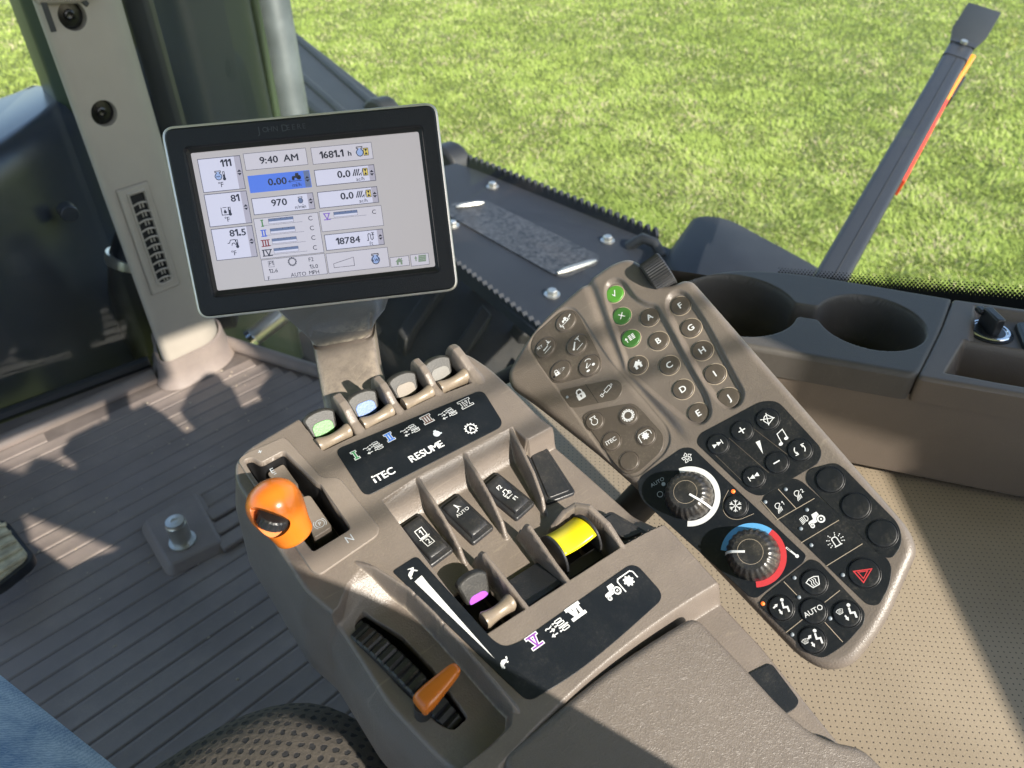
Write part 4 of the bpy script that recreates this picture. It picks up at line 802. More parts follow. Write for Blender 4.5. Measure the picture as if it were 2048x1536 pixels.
def eng(I): I.line([(-1.1, 2.2), (-1.1, 1.5), (-2, .6), (-2.5, -.6), (-1.5, -2.6), (0, -3.1), (1.5, -2.6), (2.5, -.6), (2, .6), (1.1, 1.5), (1.1, 2.2), (2, 2.2), (2, 3.2), (-2, 3.2), (-2, 2.2)], .5, True)
def grr(I): gear(I, 4.3, 14, 'line'); I.ring(0, 0, 2.9, .4)
def ptoo(I): gear(I, 2.6, 8, 'fill'); I.line([(-4.4, -3), (-4.4, 1.6), (-3.4, 2.8), (3.4, 2.8), (4.4, 1.6), (4.4, -.8)], .5)
for c, f, l in (((-64.3, 65.8), eng, 'taupe button with engine outline'), ((-42, 55.8), grr, 'taupe button with gear ring'), ((-60.8, 46.3), lambda I: I.text('iTEC', 0, 0, 2.9, bold=.02), 'taupe button lettered iTEC'), ((-38.9, 36.3), ptoo, 'taupe button with gear under a bracket'), ((-56.8, 27.2), None, 'blank taupe button')):
    button(c, 6.6, -.5, .8, 'key_pad', 'push_button', f, 'key_pad', lab=l)
# black membrane buttons
def bm_(c, r, f, lab, ink='white_ink'): button(c, r, .3, 1.0, 'black_pad', 'push_button', f, 'black_pad', lab=lab, ink=ink)
def mute(I): I.line([(-2.6, .2), (-1.0, 2.2), (1.0, 2.8), (3.4, -1.4), (-1.0, -3.2), (-2.0, -1.6)], .5, True); I.line([(-4, 1.8), (4, -1.6)], .5); I.line([(-1.6, -4), (1.2, 3.8)], .5)
def ff(I): I.poly([(-3.4, -1.4), (-.4, 0), (-3.4, 1.4)]); I.poly([(-.4, -1.4), (2.6, 0), (-.4, 1.4)]); I.line([(2.9, -1.6), (2.9, 1.6)], .5)
def rw(I): I.poly([(3.4, -1.4), (.4, 0), (3.4, 1.4)]); I.poly([(.4, -1.4), (-2.6, 0), (.4, 1.4)]); I.line([(-2.9, -1.6), (-2.9, 1.6)], .5)
def plus(I): I.line([(-2.3, 0), (2.3, 0)], .75); I.line([(0, -2.3), (0, -.4)], .75); I.line([(0, .4), (0, 2.3)], .75)
def cyc(I):
    for a in (0, 180): I.arc(0, 0, 3.1, a - 55, a + 30, .6); q = R(a + 45); t = Vector((3.1 * math.cos(q), 3.1 * math.sin(q))); w = Vector((-math.sin(q), math.cos(q))); z = Vector((math.cos(q), math.sin(q))); I.line([tuple(t - w * 1.4 + z * 1.2), tuple(t), tuple(t - w * 1.4 - z * 1.2)], .5)
def haz(I): I.line([(-4.2, 3.2), (4.6, 0), (-3.2, -4.2)], .6, True); I.line([(-2.6, 1.8), (2.2, .1), (-2.0, -2.4)], .5, True)
def wscr(I, k=1, x=0, y=0):
    J = Ink(I.mb, I.P((x, y)), I.h, 0, k); J.line([(-3.8, 1.6), (-1.6, 2.6), (1.6, 2.6), (3.8, 1.6), (2, -2.4), (-2, -2.4)], .5, True)
    for q in (-1.3, 0, 1.3): J.line([(q - .2, 2.0), (q + .3, .8), (q - .3, -.4), (q + .2, -2.0)], .4)
    I.h = J.h
def man(I, x=0, y=0): I.disc(x + 2.2, y + 3.4, .95); I.line([(x + 1.6, y + 2.2), (x + .8, y - .6), (x + 2.8, y - 1.2), (x + 2.2, y - 4)], 1.0)
def foot(I): man(I, .6); I.head((-3.8, 1.6), (-.4, 2.6), .9, 1.7); I.head((-1.4, -.4), (-1.2, -3.6), .9, 1.7)
def dfoot(I): man(I, 1.2); wscr(I, .5, -2.4, 2.4); I.head((-1.2, -.4), (-1.0, -3.6), .9, 1.7)
def bi(I): man(I, 1.6); wscr(I, .48, -3.6, .8); I.head((-1.6, 1.2), (1.0, 2.4), .9, 1.7); I.head((-1.0, -1.0), (-.8, -4), .9, 1.7)
def snow(I):
    for a in range(6):
        c, s = math.cos(R(a * 60)), math.sin(R(a * 60)); q = lambda x, y: (x * c - y * s, x * s + y * c); I.line([q(.3, 0), q(3.8, 0)], .45); I.line([q(3.4, 1.1), q(2.2, 0), q(3.4, -1.1)], .4)
for a in (((32.4, 2.9), 6.9, mute, 'black button with struck-out speaker'), ((15.4, 5), 6.7, plus, 'black button with plus sign'), ((-1.7, 5.4), 6.7, ff, 'black button with forward arrows'), ((22, -23.6), 6.7, lambda I: I.line([(-2.1, 0), (2.1, 0)], .8), 'black button with minus sign'), ((37.5, -24), 6.9, cyc, 'black button with two curved arrows'), ((5.6, -24.3), 6.7, rw, 'black button with rewind arrows'),
          ((41.6, -48.3), 7.6, None, 'blank black button'), ((44.6, -68.3), 7.6, None, 'blank black button'), ((47.6, -88.1), 7.6, None, 'blank black button'), ((1.4, -93.6), 6.9, wscr, 'black button with windscreen mark'), ((-21.9, -97.3), 6.8, foot, 'black button with seated figure and two arrows'), ((-7.6, -106.6), 6.9, lambda I: I.text('AUTO', 0, 0, 2.9, bold=.01), 'black button lettered AUTO'), ((6.9, -115.8), 7.0, dfoot, 'black button with windscreen and seated figure'), ((-16.5, -119.3), 6.9, bi, 'black button with windscreen, figure and two arrows'), ((-13, -34.3), 7.0, snow, 'black button with snowflake')): bm_(*a)
bm_((27.1, -101.7), 8.0, haz, 'black button with red warning triangle', 'red_ink')
def knobf(c, ang, lab):
    mb = MB(); mb.lathe([(15.4, 0), (15.4, 1.2), (15.1, 3.2), (13.6, 7.4), (11.6, 10.2), (10.2, 11.0), (7.4, 11.2), (7.2, 11.25), (.01, 11.3)], 'knob_black', 144, flute=(24, .022, 1, 5))
    I = Ink(mb, (0, 0), 11.36, m='dust_rim'); I.ring(0, 0, 7.3, .22)
    o = build(mb, 'climate_knob', panel, KEY, origin=(c[0], c[1], .4), sharp=25, label=lab)
    mb = MB(); d = Vector((math.cos(R(ang)), math.sin(R(ang)), 0)); n = Vector((-d.y, d.x, 0)); rs = []
    for r, z in ((3.0, 11.5), (10.2, 11.4), (11.9, 10.4), (13.8, 7.6), (15.5, 3.2), (15.9, 1.2)): p = d * r; rs.append([tuple(p + n * -.75 + Vector((0, 0, z - 1))), tuple(p - n * .65 + Vector((0, 0, z + .35))), tuple(p + n * .65 + Vector((0, 0, z + .35))), tuple(p + n * .75 + Vector((0, 0, z - 1)))])
    mb.rings(rs, 'white_ink'); build(mb, 'pointer', o, KEY, origin=(c[0], c[1], .4), sharp=60)
def kang(c, x, y, x2, y2): a, b = KEY.uv(*c7(x, y), 11), KEY.uv(*c7(x2, y2), 6); return math.degrees(math.atan2(b[1] - a[1], b[0] - a[0]))
knobf(K1, kang(K1, 350, 558, 470, 630), 'ribbed black fan knob with white pointer'); knobf(K2, kang(K2, 650, 855, 545, 862), 'ribbed black temperature knob with white pointer')
# scroll wheel in the notch at the top
mb = MB(); mb.lathe([(0, -8.2), (12.5, -8.2), (13.6, -7), (13.6, 7), (12.5, 8.2), (.01, 8.2)], 'black_plastic', 168, flute=(42, .022, 2, 3)); AX = Matrix.Rotation(R(90), 3, 'Y')
mb.v = [tuple(AX @ Vector(p)) for p in mb.v]; build(mb, 'scroll_wheel', panel, KEY, origin=(28.5, 141.5, -4.5), sharp=20)
mb = MB(); P0 = Vector(KEY.at(-20, 20, -22)); P1 = Vector(CON.at(30, 0, -60)); mb.tube([P0, (P0 + P1) / 2 - Vector((0, 0, .05)), P1 - Vector((0, 0, .03))], .013, 'black_deep', 12); build(mb, 'mounting_arm', panel, origin=(0, 0, 0))

# =================================================================== DISPLAY
display = empty('display_monitor', T_(MON, 0, -70, -30), 'black framed display with silver rim showing 9:40 AM on a taupe neck', 'monitor')
mb = MB(); OUTM = rnd(rect(-93.3, -66, 92.7, 65), 9, 8)
mb.rings([[(x, y, h) for x, y in inset(OUTM, d)] for d, h in ((9, -26), (3, -24), (.6, -14), (0, -4), (0, 2.6), (.5, 3.2), (1.9, 3.3))], 'silver', (True, False)); build(mb, 'rim', display, MON, sharp=50)
mb = MB(); mb.holed(inset(OUTM, 1.6), rnd(rect(-80, -50.5, 80.5, 50), 3, 4), -2, 4.6, 'bezel', 1.2)
I = Ink(mb, (-13.8, 57.3), 4.9, 0, 1, 'emboss'); x = -16.5
for ch, cap in zip('JOHN DEERE', (4.6, 3.5, 3.5, 3.5, 0, 4.6, 3.5, 3.5, 3.5, 3.5)):
    if cap == 0: x += 2.2; continue
    I.text(ch, x, 0, cap, al='l', bold=.012); x += 3.55 if cap < 4 else 3.5
build(mb, 'bezel', display, MON, sharp=45)
mb = MB(); mb.rings([[(x, y, h) for x, y in rnd(rect(-w, -hh, w, hh), 2, 4)] for w, hh, h in ((80.2, 50.2, 2), (77.9, 47.2, .3))], 'black_deep', (False, False)); build(mb, 'gasket', display, MON)
mb = MB(); mb.prism(rect(-77.8, -47, 77.8, 47), -2, 0, 'lcd_back')
SI = lambda x, y, k=1: Ink(mb, MON.uv(*cM(x, y)), .05, 0, k, 'lcd_dark')
LAY = [.02]
def wbox(a, b, fill='lcd_box', line='lcd_line', lw=.45, strip=True):
    (x0, y0), (x1, y1) = MON.uv(*cM(*a)), MON.uv(*cM(*b)); mb.face2(rect(x0, y1, x1, y0), .02, fill)
    I = Ink(mb, (0, 0), .045, m=line); I.line(rect(x0, y1, x1, y0), lw, True)
    if strip:
        mb.face2(rect(x1 - 4.1, y1 + .2, x1 - .2, y0 - .2), .035, strip if isinstance(strip, str) else 'lcd_strip'); yc = (y0 + y1) / 2; xc = x1 - 2.1
        I = Ink(mb, (xc, yc), .07, m='lcd_dark'); I.poly([(-1.5, .4), (1.5, .4), (0, 2)]); I.poly([(-1.5, -.4), (1.5, -.4), (0, -2)])
for a, b in (((60, 283), (455, 520)), ((115, 573), (507, 800)), ((172, 857), (553, 1075)), ((1017, 372), (1523, 453)), ((503, 605), (1025, 685)), ((1043, 553), (1547, 632)), ((1100, 902), (1593, 977))): wbox(a, b)
wbox((472, 420), (997, 507), 'lcd_blue', 'lcd_blue', .3, 'lcd_bar')
for a, b in (((435, 237), (967, 323)), ((988, 188), (1502, 275)), ((520, 770), (1098, 1043)), ((1057, 710), (1587, 822)), ((583, 1108), (1127, 1218)), ((1113, 1055), (1637, 1160)), ((1637, 1087), (1800, 1148)), ((1803, 1065), (1962, 1140))): wbox(a, b, 'lcd_box2', 'lcd_line', .3, False)
for t, x, y, cap, al in (('111', 293, 310, 4.6, 'c'), ('81', 369, 597, 4.6, 'c'), ('81.5', 390, 880, 4.6, 'c'), ('9:40  AM', 728, 275, 4.6, 'c'), ('1681.1', 1160, 238, 4.6, 'c'), ('h', 1307, 230, 3.6, 'c'), ('0.00', 715, 460, 4.6, 'c'), ('970', 730, 632, 4.6, 'c'), ('0.0', 1260, 400, 4.6, 'c'), ('0.0', 1286, 578, 4.6, 'c'), ('18784', 1295, 943, 4.6, 'c')):
    SI(x, y).text(t, 0, 0, cap, bold=.035, cond=1.12)
for t, x, y, cap in (('°F', 254, 487, 3.4), ('°F', 306, 772, 3.4), ('°F', 361, 1048, 3.4), ('mi/h', 875, 488, 2.6), ('n/min', 905, 667, 2.6), ('ac/h', 1395, 440, 2.5), ('ac/h', 1420, 618, 2.5), ('ft', 1485, 967, 2.5), ('C', 985, 762, 3.2), ('C', 998, 843, 3.2), ('C', 1010, 922, 3.2), ('C', 1023, 1003, 3.2), ('C', 1507, 710, 3.0), ('F1', 665, 1133, 2.8), ('12.6', 683, 1193, 2.8), ('F2', 992, 1100, 2.8), ('13.0', 1014, 1157, 2.8), ('MPH', 1017, 1205, 2.8), ('AUTO', 888, 1222, 2.8), ('F', 647, 1255, 2.6)):
    SI(x, y).text(t, 0, 0, cap, bold=.008)
def thermo(I, x, y): I.line([(x, y - 2), (x, y + 2.6)], 1.5); I.disc(x, y - 2.3, 1.1); I.line([(x, y + .6), (x, y + 2.2)], .6, m='lcd_box')
J = SI(232, 415, .95); J.poly([(-1, 2.6), (-1, 1.9), (-2.5, .8), (-2.7, -1.2), (-1.5, -2.8), (1.5, -2.8), (2.7, -1.2), (2.5, .8), (1, 1.9), (1, 2.6)], 'lcd_lblue'); eng(J); J.line([(-1.7, -1), (-.9, -.3), (-.2, -1), (.5, -.3), (1.2, -1)], .35); thermo(SI(278, 412), 0, 0)
J = SI(288, 705); J.line([(-2.4, 2.6), (-2.4, -2.6), (2.4, -2.6), (2.4, 2.6)], .5); J.poly([(0, 1.2), (1.1, -.6), (.7, -1.6), (-.7, -1.6), (-1.1, -.6)]); J.line([(-1.4, 2.4), (1.4, 2.4)], .4); thermo(SI(326, 702), 0, 0)
J = SI(345, 970); J.line([(-3, .2), (-1.6, .4), (-.8, 2.4), (2.4, 2.4), (2.6, .8)], .5); J.line([(-.4, -1.6), (.2, 0), (1.6, .2), (2.4, -1.4)], .5); thermo(SI(386, 968), 0, 0)
J = SI(1390, 218); J.poly([(-1, 2.2), (-2.5, .6), (-2.5, -1.2), (-1.5, -2.8), (1.5, -2.8), (2.5, -1.2), (2.5, .6), (1, 2.2)], 'lcd_lblue'); eng(J)
for x, y in ((1441, 218), (1437, 383), (1463, 560)): J = SI(x, y); J.poly(rect(-1.6, -2.4, 1.6, 2.4), 'lcd_yel'); J.line(rect(-1.6, -2.4, 1.6, 2.4), .35, True); J.poly([(-1.1, 1.9), (1.1, 1.9), (0, 0)]); J.poly([(-1.1, -1.9), (1.1, -1.9), (0, 0)])
for x, y in ((1366, 388), (1393, 566)):
    J = SI(x, y)
    for q in range(4): J.line([(-2.8 + q * 1.4, -2.2), (-1.0 + q * 1.4 if q < 3 else 2.6, 2.2 if q < 3 else -.6)], .75)
    J = SI(x + 43, y - 2); J.line([(-.8, -2.4), (.8, 2.4)], .4)
J = SI(870, 425, .72); tractor(J, True); J = SI(860, 458); J.arrow((4.6, 0), (-4.4, 0), .35, 1.4)
J = SI(905, 615, .68); J.poly([(-1.1, 2.2), (-2.5, .6), (-2.5, -1.2), (-1.5, -2.8), (1.5, -2.8), (2.5, -1.2), (2.5, .6), (1.1, 2.2)], 'lcd_bar'); eng(J)
for k, (s, m, x, y, bx, by) in enumerate((('I', 'lcd_green', 592, 805, 640, 770), ('II', 'lcd_rblue', 605, 887, 655, 851), ('III', 'lcd_red', 620, 968, 669, 933), ('IV', 'lcd_dark', 634, 1047, 684, 1012), ('V', 'lcd_pur', 1122, 750, 1175, 715))):
    J = SI(x, y, .9); w = {'I': 1, 'II': 2, 'III': 3, 'IV': 3.4, 'V': 2.4}[s] * 1.15; J.poly(rect(-w, 2.0, w, 2.7), m); J.poly(rect(-w, -2.7, w, -2.0), m)
    for q in {'I': [0], 'II': [-1, 1], 'III': [-2, 0, 2], 'IV': [-2.8], 'V': []}[s]: J.poly(rect(q - .5, -2.3, q + .5, 2.3), m)
    if 'V' in s: c = 1.0 if s == 'IV' else 0; J.line([(c - 2, 2.2), (c, -2.2), (c + 2, 2.2)], .9, m=m)
    u, v = MON.uv(*cM(bx, by)); L_ = 17.2 if k < 4 else 16.6; J = Ink(mb, (u, v), .06); J.poly(rect(0, -3.4, L_, 0), 'lcd_box'); J.poly(rect(0, -1.9, L_, 0), 'lcd_bar'); J.line(rect(0, -3.4, L_, 0), .2, True, 'lcd_line')
    for q in (.25, .5, .75): J.line([(L_ * q, -.7), (L_ * q, 0)], .3, m='lcd_dark')
    J = Ink(mb, (u - 4.6, v - 4.2), .06); J.line([(0, 0), (L_ + 10.5, 0)], .2, m='lcd_line')
J = SI(665, 1137); J.line(rect(-1.9, -2.2, 1.9, 2.0), .25, True, 'lcd_line'); gear(SI(838, 1120), 2.9, 12, 'line')
J = SI(1262, 1130); J.line([(-7.4, -2.6), (-7.4, .2), (7.2, 3.4), (7.2, -2.6)], .3, True)
J = SI(1520, 1097, 1.15); J.poly([(-1.1, 2.6), (-2.7, .6), (-2.7, -1.2), (-1.5, -2.9), (1.5, -2.9), (2.7, -1.2), (2.7, .6), (1.1, 2.6)], 'lcd_lblue'); eng(J); J.text('kW', 0, -.6, 1.9, bold=.03)
J = SI(1480, 915); J.line([(-2.8, -2.4), (-1.8, -2.4), (-1.8, 1.6), (-1, 2.4), (0, 1.6), (0, -1.4), (.8, -2.2), (1.7, -1.4), (1.7, 2)], .5); J.line([(.9, 1.1), (1.7, 2.2), (2.5, 1.1)], .45); J.line([(.6, 2.8), (2.8, 2.8)], .4)
J = SI(1715, 1117, .8); mk_home(J, 'lcd_sage'); J = SI(1850, 1095); J.head((0, -1.8), (0, 1.9), .8, 1.8, 'lcd_sage')
for a in range(2):
    for q in range(4): SI(1888 + a * 29, 1072 + q * 14 - a * 3).poly(rect(-1.5, -.55, 1.5, .55), 'lcd_sage')
build(mb, 'screen', display, MON)
def ringpx(a, b, depth, th, fwd=0, r=.012):
    A, B = Vector(ray(*a)) * depth, Vector(ray(*b)) * depth; c = (A + B) / 2; w = (B - A); hw = w.length / 2; w = w.normalized(); d = Vector((.52, .85, 0)); d = (d - w * d.dot(w)).normalized()
    return [tuple(c + w * x + d * (y + th / 2 + fwd)) for x, y in rnd(rect(-hw, -th / 2, hw, th / 2), r, 5)]
mb = MB(); mb.rings([ringpx((515, 585), (800, 555), .60, .04), ringpx((549, 626), (779, 599), .585, .045), ringpx((578, 653), (770, 629), .570, .045), ringpx((604, 676), (753, 651), .555, .042), ringpx((617, 691), (745, 668), .545, .042), ringpx((620, 697), (744, 674), .543, .040)], 'taupe'); build(mb, 'neck_cover', display, sharp=60)
mb = MB(); mb.rings([ringpx((617, 686), (746, 660), .550, .04), ringpx((621, 700), (747, 676), .549, .04), ringpx((623, 706), (748, 684), .541, .04), ringpx((627, 728), (751, 704), .536, .04), ringpx((640, 800), (762, 775), .525, .04), ringpx((665, 930), (790, 905), .51, .04)], 'taupe'); build(mb, 'neck_post', display, sharp=60)

# =================================================================== CAB
def E3(name, p, *a, **k): return empty(name, p, *a, **k)
def at(px, py, axis, val): d = Vector(ray(px, py)); return d * (val / d[axis])
FLO = Plane((0, 0, -1), (0, 0, 1), (.995, .1, 0))
# floor
mb = MB(); FP = [(-760, -950), (740, -950), (735, 300), (700, 800), (645, 1060), (525, 1290), (405, 1540), (390, 1560), (-760, 1560)]
mb.prism([(x / 1000, y / 1000) for x, y in FP], -1.05, -1.004, 'floor_groove')
def clipx(y):                              # right boundary of the mat
    return float(np.interp(y, [-.95, .3, .8, 1.06, 1.29, 1.54], [.72, .715, .68, .625, .505, .385]))
y = -.9
while y < 1.5:
    a, b = y, y + .0338; s = .1; n = 24; top = []; bot = []
    xr = clipx(y + .05) - .02; xs = np.linspace(-.75, xr, n)
    rs = []
    for x in xs: rs.append([(x, a + s * x, -1.004), (x, a + s * x + .0008, -1.003), (x, a + s * x + .003, -1.0022), (x, a + s * x + .0055, -1.0026), (x, b + s * x - .0055, -1.0026), (x, b + s * x - .003, -1.0022), (x, b + s * x - .0008, -1.003), (x, b + s * x, -1.004)])
    rs = [[q for q in r if True] for r in rs if r[0][1] < 1.44]
    if len(rs) > 1: mb.rings(rs, 'floor_mat', (False, False), False)
    y += .036
mb.tube([(-.76, 1.50, -1.0), (-.08, 1.485, -1.0), (.10, 1.50, -1.0), (.23, 1.505, -.995)], .018, 'floor_mat', 10)
mb.tube([(.40, 1.53, -.99), (.52, 1.29, -1.0), (.64, 1.06, -1.0), (.70, .8, -1.0)], .016, 'floor_mat', 10)
fl = build(mb, 'floor', sharp=50); tag(fl, 'brown ribbed rubber cab floor', kind='structure')
# anchor pin with raised boss
pin = empty('anchor_pin', (.115, 1.02, -1), 'short round steel pin standing on a raised square of floor mat', 'pin')
mb = MB(); P = [at(px, py, 2, -.985) for px, py in ((288, 1040), (388, 984), (440, 1082), (340, 1130))]; P = rnd([(p.x, p.y) for p in P], .008, 3); mb.rings([[(x, y, -1.004) for x, y in inset(ccw(P), -.012)], [(x, y, -.985) for x, y in ccw(P)]], 'floor_mat'); 
for k in range(3):
    p = at(452 + k * 12, 1010 + k * 28, 2, -.99); mb.box((p.x, p.y, -.996), (.07, .03, .012), 'floor_mat', Matrix.Rotation(R(6), 3, 'Z'))
build(mb, 'boss', pin, bevel=.003)
mb = MB(); c = at(366, 1083, 2, -.985); mb.lathe([(.022, 0), (.022, .004), (.0165, .004), (.0165, .045), (.015, .047), (.0148, .052), (.006, .053), (.005, .05), (.001, .05)], 'zinc', 40, (c.x, c.y, -.985)); build(mb, 'pin', pin, sharp=35)
# pedal
ped = empty('foot_pedal', (-.15, 1.12, -.98), 'worn black foot pedal with dusty tread at the edge of the floor', 'pedal')
mb = MB(); P = [at(px, py, 2, -.93) for px, py in ((-95, 1060), (0, 1036), (14, 1040), (66, 1104), (58, 1122), (-5, 1172), (-90, 1200))]; P = ccw(rnd([(p.x, p.y) for p in P], .012, 4)); mb.prism(P, -.95, -.932, 'black_plastic', soft=.004)
Q = inset(P, .007); mb.prism(Q, -.934, -.928, 'pedal_rub', soft=.002)
build(mb, 'pedal_plate', ped, sharp=40)
mb = MB()
for k in range(5):
    a, b = at(-60 + k * 4, 1066 + k * 26, 2, -.926), at(12 + k * 10, 1048 + k * 16, 2, -.926); mb.tube([a, b], .0035, 'pedal_rub', 8)
build(mb, 'tread', ped)
mb = MB(); mb.tube([(-.16, 1.13, -.945), (-.17, 1.2, -.96), (-.17, 1.38, -.98)], .014, 'black_plastic'); build(mb, 'pedal_arm', ped)
# front pillar
PIL = Plane((.30, 1.4592, -.6), (.147, -.989, 0), (.989, .147, 0))
pil = empty('cab_pillar', (.31, 1.52, -1), 'beige front cab pillar with slim air vent and two black screw caps', 'pillar')
SEC = rnd([(.263, 1.53), (.247, 1.452), (.368, 1.470), (.402, 1.535), (.38, 1.61), (.28, 1.60)], [.02, .028, .05, .05, .04, .03], 7)
mb = MB(); SEC = ccw(SEC)
mb.rings([[(x, y, z) for x, y in inset(SEC, d)] for z, d in ((-.945, 0), (-.5, 0), (.0, -.002), (.64, -.006))], 'beige'); pb = build(mb, 'pillar_trim', pil, sharp=50)
mb = MB(); HOL = [PIL.uv(*p) for p in ((145, 32), (209, 227))]
for u, v in HOL: mb.lathe([(0.01, -26), (22, -26), (22, 60), (.01, 60)], 'beige', 40, (u, v, 0)); 
cut = build(mb, 'cutter', None, PIL); boolean(pb, cut); bv = pb.modifiers.new('bevel', 'BEVEL'); bv.width = .0018; bv.segments = 3; bv.angle_limit = R(50)
for u, v in HOL:
    mb = MB(); mb.lathe([(21.5, -25), (21.5, -14), (20, -12), (9, -11), (8.5, -8), (5.5, -7), (5, -11), (.01, -12)], 'cap_black', 40, (u, v, 0)); build(mb, 'screw_cap', pil, PIL, sharp=40)
mb = MB(); SB = inset(SEC, -.016); mb.rings([[(x, y, z) for x, y in inset(SEC, d)] for z, d in ((-1.0, -.026), (-.985, -.018), (-.965, -.013), (-.94, -.010), (-.938, -.004))], 'floor_mat', (False, False)); build(mb, 'pillar_boot', pil, sharp=60)
vp = [PIL.uv(*p) for p in ((228, 378), (298, 366), (356, 572), (306, 585))]
vx = (vp[0][0] + vp[3][0]) / 2, (vp[1][0] + vp[2][0]) / 2; vy = (vp[2][1] + vp[3][1]) / 2, (vp[0][1] + vp[1][1]) / 2
mb = MB(); a, b = vx; c, d = vy; w = b - a
mb.holed(rnd(rect(a, c, b, d), 2, 3), rnd(rect(a + w * .30, c + 18, b - w * .22, d - 14), [w * .2, w * .2, 2, 2], 5), -3, 4.2, 'beige', 1.4)
mb.holed(rnd(rect(a + w * .24, c + 12, b - w * .16, d - 9), [w * .22, w * .22, 3, 3], 5), rnd(rect(a + w * .30, c + 18, b - w * .22, d - 14), [w * .2, w * .2, 2, 2], 5), 0, 7.5, 'beige', 1.2)
mb.holed(rnd(rect(a - 1.6, c - 1.6, b + 1.6, d + 1.6), 2.5, 3), rnd(rect(a + 2, c + 2, b - 2, d - 2), 2, 3), -3, .6, 'beige_dark', .3)
vent = build(mb, 'air_vent', pil, PIL, sharp=45)
mb = MB(); mb.box(((a + b) / 2 + 1, (c + d) / 2, 1.0), (w * .5, d - c - 34, 1.0), 'black_deep'); build(mb, 'vent_back', vent, PIL)
x0, x1 = a + w * .31, b - w * .23; n = 10
for k in range(n):
    yy = c + 24 + (d - c - 44) * (k + .3) / n; mb = MB()
    mb.tube([(x0 + (x1 - x0) * t, yy - 2.5 + 3.4 * math.sin(math.pi * t), 6.0 + 1.0 * math.sin(math.pi * t)) for t in np.linspace(0, 1, 9)], 1.9, 'beige', 8)
    xm = x0 + (x1 - x0) * .55; mb.box((xm - 2, yy - 7, 4), (2.2, 9, 1.6), 'beige'); mb.box((xm + 4, yy - 7, 4), (2.2, 9, 1.6), 'beige')
    build(mb, 'slat', vent, PIL, sharp=60)
mb = MB(); u0, v0 = PIL.uv(60, 2); u1, v1 = PIL.uv(215, 2)
mb.tube([(u0, v0 + 22, 4), (u0 + 10, v0 + 9, 14), ((u0 + u1) / 2, v0 + 5, 18), (u1 - 8, v0 + 10, 14), (u1, v0 + 24, 4)], [12, 14, 15, 14, 12], 'beige', 14); build(mb, 'trim_edge', pil, PIL)
mb = MB(); u, v = PIL.uv(84, 25); mb.box((u, v + 6, 22), (9, 62, 3), 'bar_grey'); u, v = PIL.uv(158, 3); mb.box((u, v + 2, 20), (8, 14, 4), 'bar_grey', Matrix.Rotation(R(40), 3, 'Z')); build(mb, 'clip', pil, PIL, bevel=1)

# windows
WIN = Plane((.765, .3, -.4), (-.991, -.132, 0), (.132, -.991, 0))
WALL = [(.41, 1.585), (.53, 1.31), (.655, 1.06), (.71, .72), (.765, .3), (.805, 0), (.83, -.9)]
def wallpt(px, py):
    d = Vector(ray(px, py)); best = None
    for (ax, ay), (bx, by) in zip(WALL[:-1], WALL[1:]):
        ex, ey = bx - ax, by - ay; den = d.x * ey - d.y * ex
        if abs(den) < 1e-9: continue
        t = (ax * ey - ay * ex) / den; p = d * t; s = ((p.x - ax) * ex + (p.y - ay) * ey) / (ex * ex + ey * ey)
        if t > 0 and -.001 <= s <= 1.001: best = p
    return best
def wx(y): return float(np.interp(y, [w[1] for w in WALL[::-1]], [w[0] for w in WALL[::-1]]))
SILL = [(1.585, -1.0), (1.3, -1.0), (1.06, -.99), (.95, -.93), (.82, -.80), (.70, -.68), (.55, -.555), (.42, -.49), (.3, -.448), (.16, -.408), (0, -.395), (-.9, -.395)]
def sill(y): return float(np.interp(y, [s[0] for s in SILL[::-1]], [s[1] for s in SILL[::-1]]))
win = empty('side_window', (.66, .6, -1), 'right cab side window with dotted black edge and rubber seal', 'window')
ys = np.concatenate([np.linspace(1.585, -.88, 60)]); mb = MB()
mb.rings([[(wx(y), y, sill(y) - .02) for y in ys], [(wx(y), y, .64) for y in ys]], 'glass', (False, False), False); build(mb, 'glass', win, sharp=80)
mb = MB(); mb.tube([(wx(y) - .012, y, sill(y) - .012) for y in np.linspace(1.56, -.85, 70)], .014, 'ext_black', 10); build(mb, 'seal', win)
mb = MB(); mb.box((.438, 1.60, -.18), (.055, .05, 1.63), 'ext_black', Matrix.Rotation(R(-30), 3, 'Z')); build(mb, 'seal', win, bevel=.01)
mb = MB(); fa, fb = WIN.uv(1560, 541), WIN.uv(2100, 583); L_ = math.hypot(fb[0] - fa[0], fb[1] - fa[1]); dx, dy = (fb[0] - fa[0]) / L_, (fb[1] - fa[1]) / L_
row = 0; n = int(L_ / 4)
for row in range(6):
    for k in range(n):
        r = .75 + row * .26; q = (k + .5 * (row % 2)) * 4; y_ = 4.0 - row * 2.5; mb.face2(ell(fa[0] + dx * q - dy * y_, fa[1] + dy * q + dx * y_, r, r, 8), 2.5, 'black_deep')
mb.face2(ccw([(fa[0] + dx * q - dy * y_, fa[1] + dy * q + dx * y_) for q, y_ in ((0, -9), (L_, -9), (L_, -62), (0, -62))]), 2.6, 'black_deep'); build(mb, 'frit_band', win, WIN)
wall = empty('cab_wall', (.7, .3, -1), 'black lower cab wall below the side window', 'wall')
mb = MB(); yy = np.linspace(1.07, -.9, 50); mb.rings([[(wx(y) + .004, y, -1.02) for y in yy], [(wx(y) + .004, y, sill(y) - .012) for y in yy], [(wx(y) + .03, y, sill(y) - .012) for y in yy], [(wx(y) + .03, y, -1.02) for y in yy]], 'ext_black', (False, False), False); build(mb, 'wall_panel', wall, sharp=80)
ws = empty('windscreen', (-.2, 1.58, -1), 'tinted windscreen left of the beige pillar reflecting the floor', 'window')
